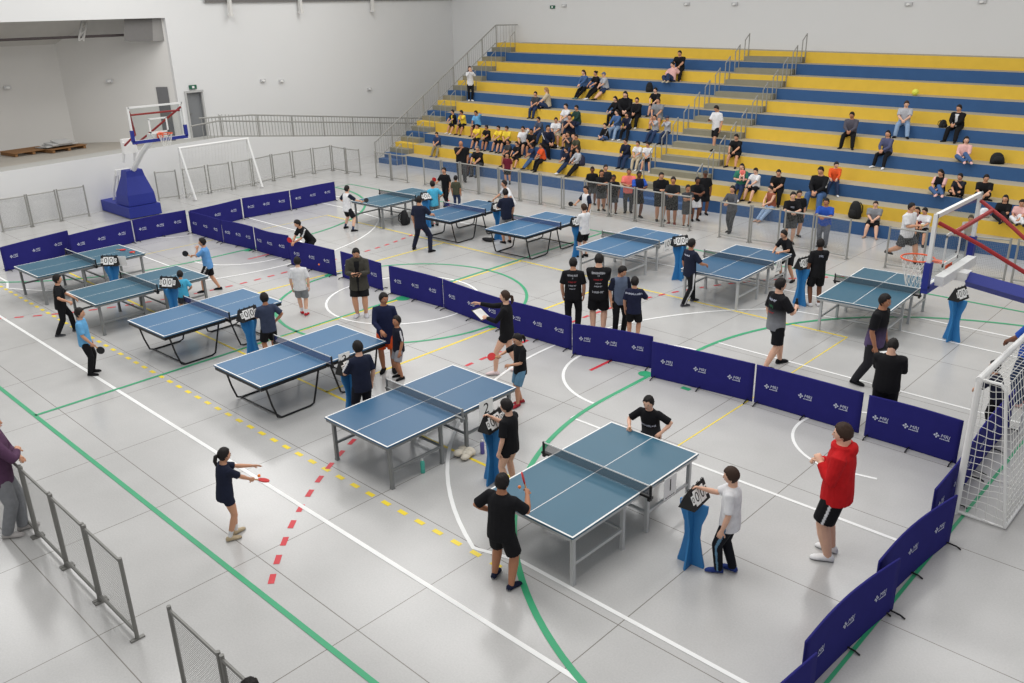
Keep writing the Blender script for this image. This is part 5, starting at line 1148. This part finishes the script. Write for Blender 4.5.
# --- people standing at the fence in front of the bleachers
FN = 'people standing along the fence'
for a in [('boy in black leaning on the fence, folded arms, first of the fence group', (601, 213), 169, 10, dict(top='K', bot='DG', skin='t', arms='fold')),
 ('person half hidden behind the boy with folded arms at the fence', (592, 207), 166, 0, dict(top='K', bot='DG', skin='d')),
 ('boy in black between the folded-arms boy and the small boy at the fence', (605, 208), 164, 10, dict(top=(40, 40, 44), bot='K', skin='m')),
 ('small boy in black at the fence beside the woman in salmon top', (613, 216.5), 174, 0, dict(top='K', bot='DG', skin='d', arms='down')),
 ('woman in salmon pink top standing at the fence', (628, 215), 167.5, 0, dict(top='SA', bot='DG', bt='tights', skin='t', fem=True, arms='rail', hair='bun', bw=1.12)),
 ('boy in navy shirt with blue sleeves leaning on the fence', (637, 220), 170, 20, dict(top='N', sleeve='RB', bot='K', skin='d', arms='rail', lean=8)),
 ('boy in black hooded sweater at the fence', (659.5, 223), 171.5, 15, dict(top='K', sl='l', hood=True, bot='K', skin='m', arms='front', bw=1.12)),
 ('boy in black shirt and long shorts at the fence beside the hooded boy', (671.5, 226.5), 176, -10, dict(top=(34, 36, 38), bot='K', skin='t', arms='rail', shoe=(120, 50, 40))),
 ('boy in grey at the right end of the left fence', (686, 229), 184, 15, dict(top='DG', bot='DG', skin='t', arms='fold')),
 ('man in black shirt and white shorts at the right end of the left fence', (694.5, 223), 176, 20, dict(top='K', bot='W', skin='d', arms='rail', lean=8)),
 ('man in dark cap and black shirt behind the fence end', (703, 217), 169.5, 10, dict(top='K', bot='K', skin='d', cap='DG')),
 ('woman in grey sweater and trousers leaning on the fence alone', (730.5, 235), 184.5, -30, dict(top=(84, 86, 92), sl='l', bot='DG', bt='pants', hair='long', skin='m', fem=True, arms='rail', legs='cross', lean=5)),
 ('tall boy in black leaning on the fence, forearms on the rail', (788, 246), 190.5, 10, dict(top='K', bot='DG', skin='l', arms='rail', lean=8, fprints=[('MRJ', .7, .06, W_)])),
 ('man in black standing close behind the tall boy at the fence', (795, 239), 189.5, 20, dict(top='K', bot='K', skin='m', bw=1.15)),
 ('man in bright blue shirt and grey trousers leaning on the fence', (822, 249), 197, -12, dict(top='RB', bot=(100, 104, 114), bt='pants', skin='t', arms='rail', bw=1.12, lean=6)),
 ('man in white shirt and dark shorts walking behind the right fence', (903, 262), 202, 60, dict(top='W', bot='DG', skin='m', legs='run', arms=('down', 'front'), bw=1.1, stripe={'top': 1} if 0 else None, prop=('cup', 'R', 'cream cup carried by the walking man in white'))),
 ('bald man in black shirt and grey trousers standing before the left bleachers', (462.5, 182), 140, 0, dict(top='K', bot='DG', bt='pants', skin='t', hair='bald', hc='g', arms=('down', 'chin'), bw=1.18)),
 ('girl in maroon shirt and black shorts standing before the left bleachers', (508, 184), 152, -15, dict(top='MA', bot='K', skin='m', hair='long', fem=True, sock='DG'))]:
    a[4]['bw'] = a[4].get('bw', 1)*1.08; stand(a[0], (a[1][0], a[1][1]-(2.5 if 'fence' in a[0] and 'walking' not in a[0] else 0)), a[2], a[3], group=FN, **a[4])
# --- standing on the bleachers
z = on_tread(471, 101); stand('woman in white sweater and black trousers standing on the left bleacher stairs', (471, 101), 65.5, 10, z=z, top='W', sl='l', bot='K', bt='tights', hair='bob', hc='b', skin='l', fem=True, arms='up', shoe='W', legs='cross')
z = on_tread(715, 150); stand('boy in white shirt and black shorts standing in the middle aisle', (715, 150), 104, -40, z=z, top='W', bot='K', skin='m', arms=('down', 'front'), head=(0, -25), legs='stride', prop=('phone', 'R', 'phone in the hand of the boy in the aisle'))
# --- seated on the bleachers, left part
def S(label, x, y, kind='a', **k): sit(label, (x, y), kind, **k)
S('boy in open black jacket over yellow shirt, first of the upper left trio', 456, 110, 'k', top='K', sl='l', bot='K', skin='m', arms='lap', shoe='W') if 0 else S('boy in black jacket seated at the left end beside a yellow-shirted boy', 456, 110, 'k', top='K', open_='Y', bot='K', skin='m', legs='sitw', shoe='W')
S('boy in yellow shirt, hand at chin, beside the boy in black jacket', 465.5, 110, 'k', top='Y', bot='K', skin='t', arms=('chin', 'lap'), lean=10)
S('boy in light blue shirt above the row of yellow shirts', 480, 110.5, 'k', top='LB', bot='K', skin='t', arms=('head', 'lap'))
S('boy in yellow shirt just below the light blue shirt', 480, 124, 'k', top='Y', bot='K', skin='m', legs='sitw', arms='knee')
S('boy in black shirt seated between yellow shirts', 490, 126, 'k', top='K', bot='K', skin='t', arms='knee', lean=8)
S('boy in yellow shirt right of the black shirt, holding his knees', 502, 125.5, 'k', top='Y', bot='K', skin='m', arms='knee', lean=8)
S('boy in yellow shirt at the right end of the yellow row', 509.5, 126, 'k', top=(228, 200, 66), bot='K', skin='m', arms='lap', lean=4)
S('boy in white shirt with one arm raised behind his head', 526.5, 126, 'k', top='W', bot='K', skin='m', arms=('head', 'lap'))
S('boy in black leaning beside the white shirt with raised arm', 535, 128.5, 'k', top='K', bot='K', skin='t', arms='lap', a=15)
S('boy in navy patterned shirt and khaki trousers on the lowest row, left end', 440.5, 144.5, 'k', row=2, top='DJ', bot='KH', bt='pants', skin='m', shoe=(80, 90, 140), legs='sitw')
S('man in slate shirt and dark trousers on the lowest rows behind the fence', 470.5, 147.5, 'a', row=1, top='BG', bot=(60, 44, 48), bt='pants', skin='d', arms='knee')
S('grey-haired man in black shirt beside the man in slate shirt', 481.5, 145.5, 'a', row=1, top='K', bot='DG', bt='pants', hc='g', skin='m', arms='knee', bw=1.12)
S('girl in dark grey shirt seated behind the maroon-shirted girl', 512, 139, 'k', top='DG', bot='K', skin='t', fem=True, hair='pony', arms='lap')
S('boy in black seated low beside the girl in dark grey', 520, 144, 'k', top='K', bot='K', skin='m', arms='knee', shoe='DG')
S('person in dark shirt half hidden behind the orange shirt', 538.5, 144.5, 'k', top='DJ', bot='J', bt='pants', skin='t', a=-25, dx=-.2, legs='sitf')
S('man in orange shirt and black trousers on the lower rows', 545.5, 143, 'a', top='O', bot='K', bt='pants', skin='t', arms='lap', a=-30, lean=10)
S('man in slate blue shirt beside the navy jacket, left bleachers', 543, 116.5, 'a', top=(70, 80, 100), bot='DJ', bt='pants', skin='m', bw=1.1)
S('person in navy jacket with white stripe, back partly turned', 549, 124.5, 'a', top='N', sl='l', bot='K', bt='pants', skin='m', a=70, stripe={'top': 1})
S('man in white shirt and beige shorts beside the navy jacket', 559.5, 117, 'a', top='W', bot='BE', skin='m', arms='lap', bw=1.1, a=20, shoe='W')
S('man in white shirt higher up, next to the woman in dark green', 569.5, 103.5, 'a', top='W', bot='G', skin='l', a=-10)
S('woman in dark green jacket seated beside a white shirt', 580, 105, 'a', top='GR', sl='l', bot='DJ', bt='pants', skin='m', fem=True)
S('person in black just below the white shirt and green jacket', 572.5, 113.5, 'a', top='N', bot='K', skin='m', a=30, arms='chin')
S('man in dark shirt and jeans seated high on the left bleachers', 538, 91.5, 'a', top='DG', bot='DJ', bt='pants', skin='m', arms='lap', shoe='K', bw=1.1)
S('woman with light brown hair close behind the man in jeans', 543.5, 87.5, 'a', top='BE', bot='DJ', bt='pants', hair='long', hc='t', skin='l', fem=True, a=-50, dx=.12, dy=.12, legs='sitx')
S('woman in denim jacket and black tights, left of the upper trio', 588.5, 69.5, 'a', top='J', sl='l', bot='K', bt='tights', hair='long', hc='b', skin='l', fem=True, legs='sitf', shoe=(80, 110, 110))
S('woman in black with white shoes, middle of the upper trio', 600, 70.5, 'a', top='K', bot='K', bt='tights', hair='bun', skin='m', fem=True, shoe='W', a=-20)
S('person in grey hooded shirt, right of the upper trio', 608.5, 72, 'a', top='LG', bot='DJ', skin='l', cap='BG', a=-30, legs='sitf')
S('man in black shirt with white print on the second highest row', 683, 50.5, 'a', top='K', bot='K', bt='pants', skin='m', arms='knee', bw=1.12)
S('man in pale pink shirt reclining with dark trousers stretched out', 677, 62.5, 'a', top='PK', bot='DJ', bt='pants', skin='l', arms=('prop', 'knee'), lean=-16, side=12, a=-15, dx=-.3, legs='situp', bw=1.15, shoe='BE')
S('woman with long dark hair in black, left of the two dark figures', 619, 96, 'a', top='K', sl='l', bot='K', bt='pants', hair='long', skin='l', fem=True)
S('person in black hood turned aside, upper of the two dark figures', 633.5, 91, 'a', top='K', sl='l', hood=True, bot='K', bt='pants', hair='bob', skin='l', a=30, dx=-.28)
S('man in black with white shoes seated below the black hood', 639.5, 97.5, 'a', top='K', sl='l', bot='K', bt='pants', skin='m', arms='lap', shoe='W', bw=1.1)
S('man in black shirt above the man in grey shirt by the aisle', 659, 87.5, 'a', top='K', bot='K', skin='l', bw=1.1, arms='knee')
S('man in grey shirt and shorts just left of the aisle', 661, 97.5, 'a', top='G', bot='G', skin='m', legs='sitw', arms='knee', bw=1.1)
S('boy in denim jacket and jeans beside the striped navy jacket', 620.5, 109.5, 'a', top='J', sl='l', bot='LJ', bt='pants', skin='l', legs='sitw', shoe='W', a=-8)
S('boy in navy jacket with white shoulders and black trousers', 630.5, 112, 'a', top='N', sl='l', bot='K', bt='pants', skin='m', stripe={'top': 1}, arms='knee', shoe='W')
S('boy in grey shirt, hands at his mouth, jeans, beside the aisle', 658, 118.5, 'k', top='LG', bot='DJ', bt='pants', skin='m', arms='chin', lean=8)
S('girl in white hooded top and dark cap beside the aisle rail', 670, 115.5, 'k', top='LG', sl='l', bot='DJ', bt='pants', cap='DJ', skin='m', arms='chin', fem=True)
S('man in black striped jacket sitting cross-legged in jeans', 606, 132, 'a', row=4, top='K', sl='l', bot='J', bt='pants', skin='l', legs='sitx', stripe={'top': 1}, arms='lap', a=-20)
S('woman in grey top leaning on her hands, above the olive shirt', 571, 131, 'a', top='DG', bot='DJ', bt='pants', skin='m', fem=True, hair='bun', arms='chin')
S('boy in olive shirt beside the woman in grey top', 580, 134.5, 'k', top='OL', bot='K', skin='t', arms='lap')
S('boy in navy with legs stretched, left of the woman in light grey sweater', 570, 149, 'k', top='N', bot='DJ', bt='pants', skin='m', legs='sitf', shoe='W', a=-30)
S('woman in light grey sweater and dark hair on the lower rows', 581, 147, 'a', top='LG', sl='l', bot='K', bt='pants', hair='bob', skin='m', fem=True, legs='sitf', a=-20)
S('man in navy sweater and jeans left of the white shirts', 630, 138, 'a', top='N', sl='l', bot='DJ', bt='pants', skin='m', arms='lap', bw=1.1)
S('boy in white shirt and beige trousers beside the navy sweater', 641.5, 141, 'k', top='W', bot='BE', bt='pants', skin='m', arms='lap', shoe='W')
S('boy in white shirt and black shorts at the foot of the aisle', 650.5, 143, 'k', top='W', bot='K', skin='m', arms='lap', a=20, shoe='W')
# right of the aisle
S('boy in black shirt and shorts alone right of the aisle', 740.5, 133.5, 'k', top='K', bot='K', skin='m', legs='sitw', arms='knee', shoe='K')
S('woman in green top and jeans holding a baby', 744.5, 163, 'a', top='TE', bot='DJ', bt='pants', hair='long', skin='l', fem=True, arms='front', shoe='W')
S('boy in white shirt and black shorts beside the woman with baby', 759, 167.5, 'a', top='W', bot='K', skin='l', legs='sitw', arms='knee', a=-15)
S('man in black shirt seated behind the fence, right of the white shirt', 782.5, 168.5, 'a', top='K', bot='K', bt='pants', skin='m', arms='lap', bw=1.15)
S('woman in brown top and jeans on the lowest row', 775.5, 185, 'a', row=1, top='BR', bot='LJ', bt='pants', hair='bun', skin='l', fem=True, arms='lap', sl='n', a=-20, shoe='bare', legs='sitf')
S('person in black hooded jacket with white stripe and jeans', 825, 163, 'a', top='K', sl='l', bot='J', bt='pants', skin='m', stripe={'top': 1}, legs='sitw', arms='lap', bw=1.1, shoe='K')
S('boy in orange jacket and jeans beside the black hooded jacket', 838, 164.5, 'k', top='O', sl='l', bot='DJ', bt='pants', skin='l', arms='knee', a=20, shoe='W')
S('man in grey polo shirt, dark shorts and sandals on the lowest row', 878, 202, 'a', row=1, top='G', bot='K', skin='l', legs='sitw', arms='lap', bw=1.25, shoe='bare', hc='b')
S('woman with long dark hair seated behind the walking man', 919.5, 209.5, 'a', row=1, top='MA', sl='l', bot='K', bt='pants', hair='long', skin='m', fem=True)
S('child in white seated behind the walking man', 926.5, 217.5, 'k', row=1, top='W', bot='K', skin='m')
S('woman in black top with pink pattern and jeans, legs drawn aside', 944.5, 169.5, 'a', top='K', sleeve='PK', bot='J', bt='pants', hair='long', skin='m', fem=True, legs='situp', arms='lap', shoe='PK', row=3, dx=-.05)
S('man in dark shirt, hand at his mouth, beside the pink patterned top', 958, 173.5, 'a', top=(36, 38, 46), bot='K', bt='pants', skin='m', arms=('chin', 'lap'), row=3, dx=.1, legs='sitx', lean=8)
S('man in black shirt with small yellow badge, above the near backboard', 986.5, 174.5, 'a', top='K', bot='K', bt='pants', skin='m', arms='lap', bw=1.15, legs='sitx', row=3)
S('woman in long black dress with long hair at the right end', 1007, 195, 'a', top='K', bot='K', bt='pants', hair='long', skin='m', fem=True, arms='lap', row=2, legs='situp')
S('child in white and pink at the right edge of the bleachers', 1022, 206, 'k', top='PK', bot='W', bt='pants', skin='m', row=2, legs='situp')
S('person in grey sweater bending, seen through the near backboard', 972, 226, 'a', row=1, top='LG', sl='l', bot='DJ', bt='pants', skin='m', lean=18, arms='knee')
S('man in grey shirt and black trousers seated alone, upper right', 855, 111.5, 'a', top=(84, 82, 92), sl='l', bot='K', bt='pants', skin='t', arms='lap')
S('man in light grey shirt and pale jeans with backpack straps', 908.5, 100.5, 'a', top='LG', bot='LJ', bt='pants', skin='l', hc='b', arms='lap', bw=1.1)
S('man in black jacket over white shirt, upper right', 963, 104.5, 'a', top='K', sl='l', open_='W', bot='K', bt='pants', skin='m', arms='lap', bw=1.15)
S('woman in blue-grey sweater, black tights and white shoes', 892, 130, 'a', top=(84, 88, 118), sl='l', bot='K', bt='tights', hair='long', skin='m', fem=True, legs='sitw', shoe='W')
S('woman in pink cardigan and jeans sitting sideways on the row', 966.5, 137, 'a', top='PK', sl='l', bot='J', bt='pants', hair='bob', skin='l', fem=True, legs='situp', arms='lap', shoe='PK', row=5)
q = onp(743.5, 169, 1, Y0+.7+.02); person('baby in pink held on the lap of the woman in green', Vector((q.x, q.y-.04, q.z-.27)), -math.pi/2+.4, .66, top='SA', bot='PK', bt='pants', hair='crop', hc='b', skin='l', legs='sit', sitz=.12, arms='lap', near=.014)
D.objects.remove(_tmp)
for o in C.objects.pend: _C.objects.link(o)
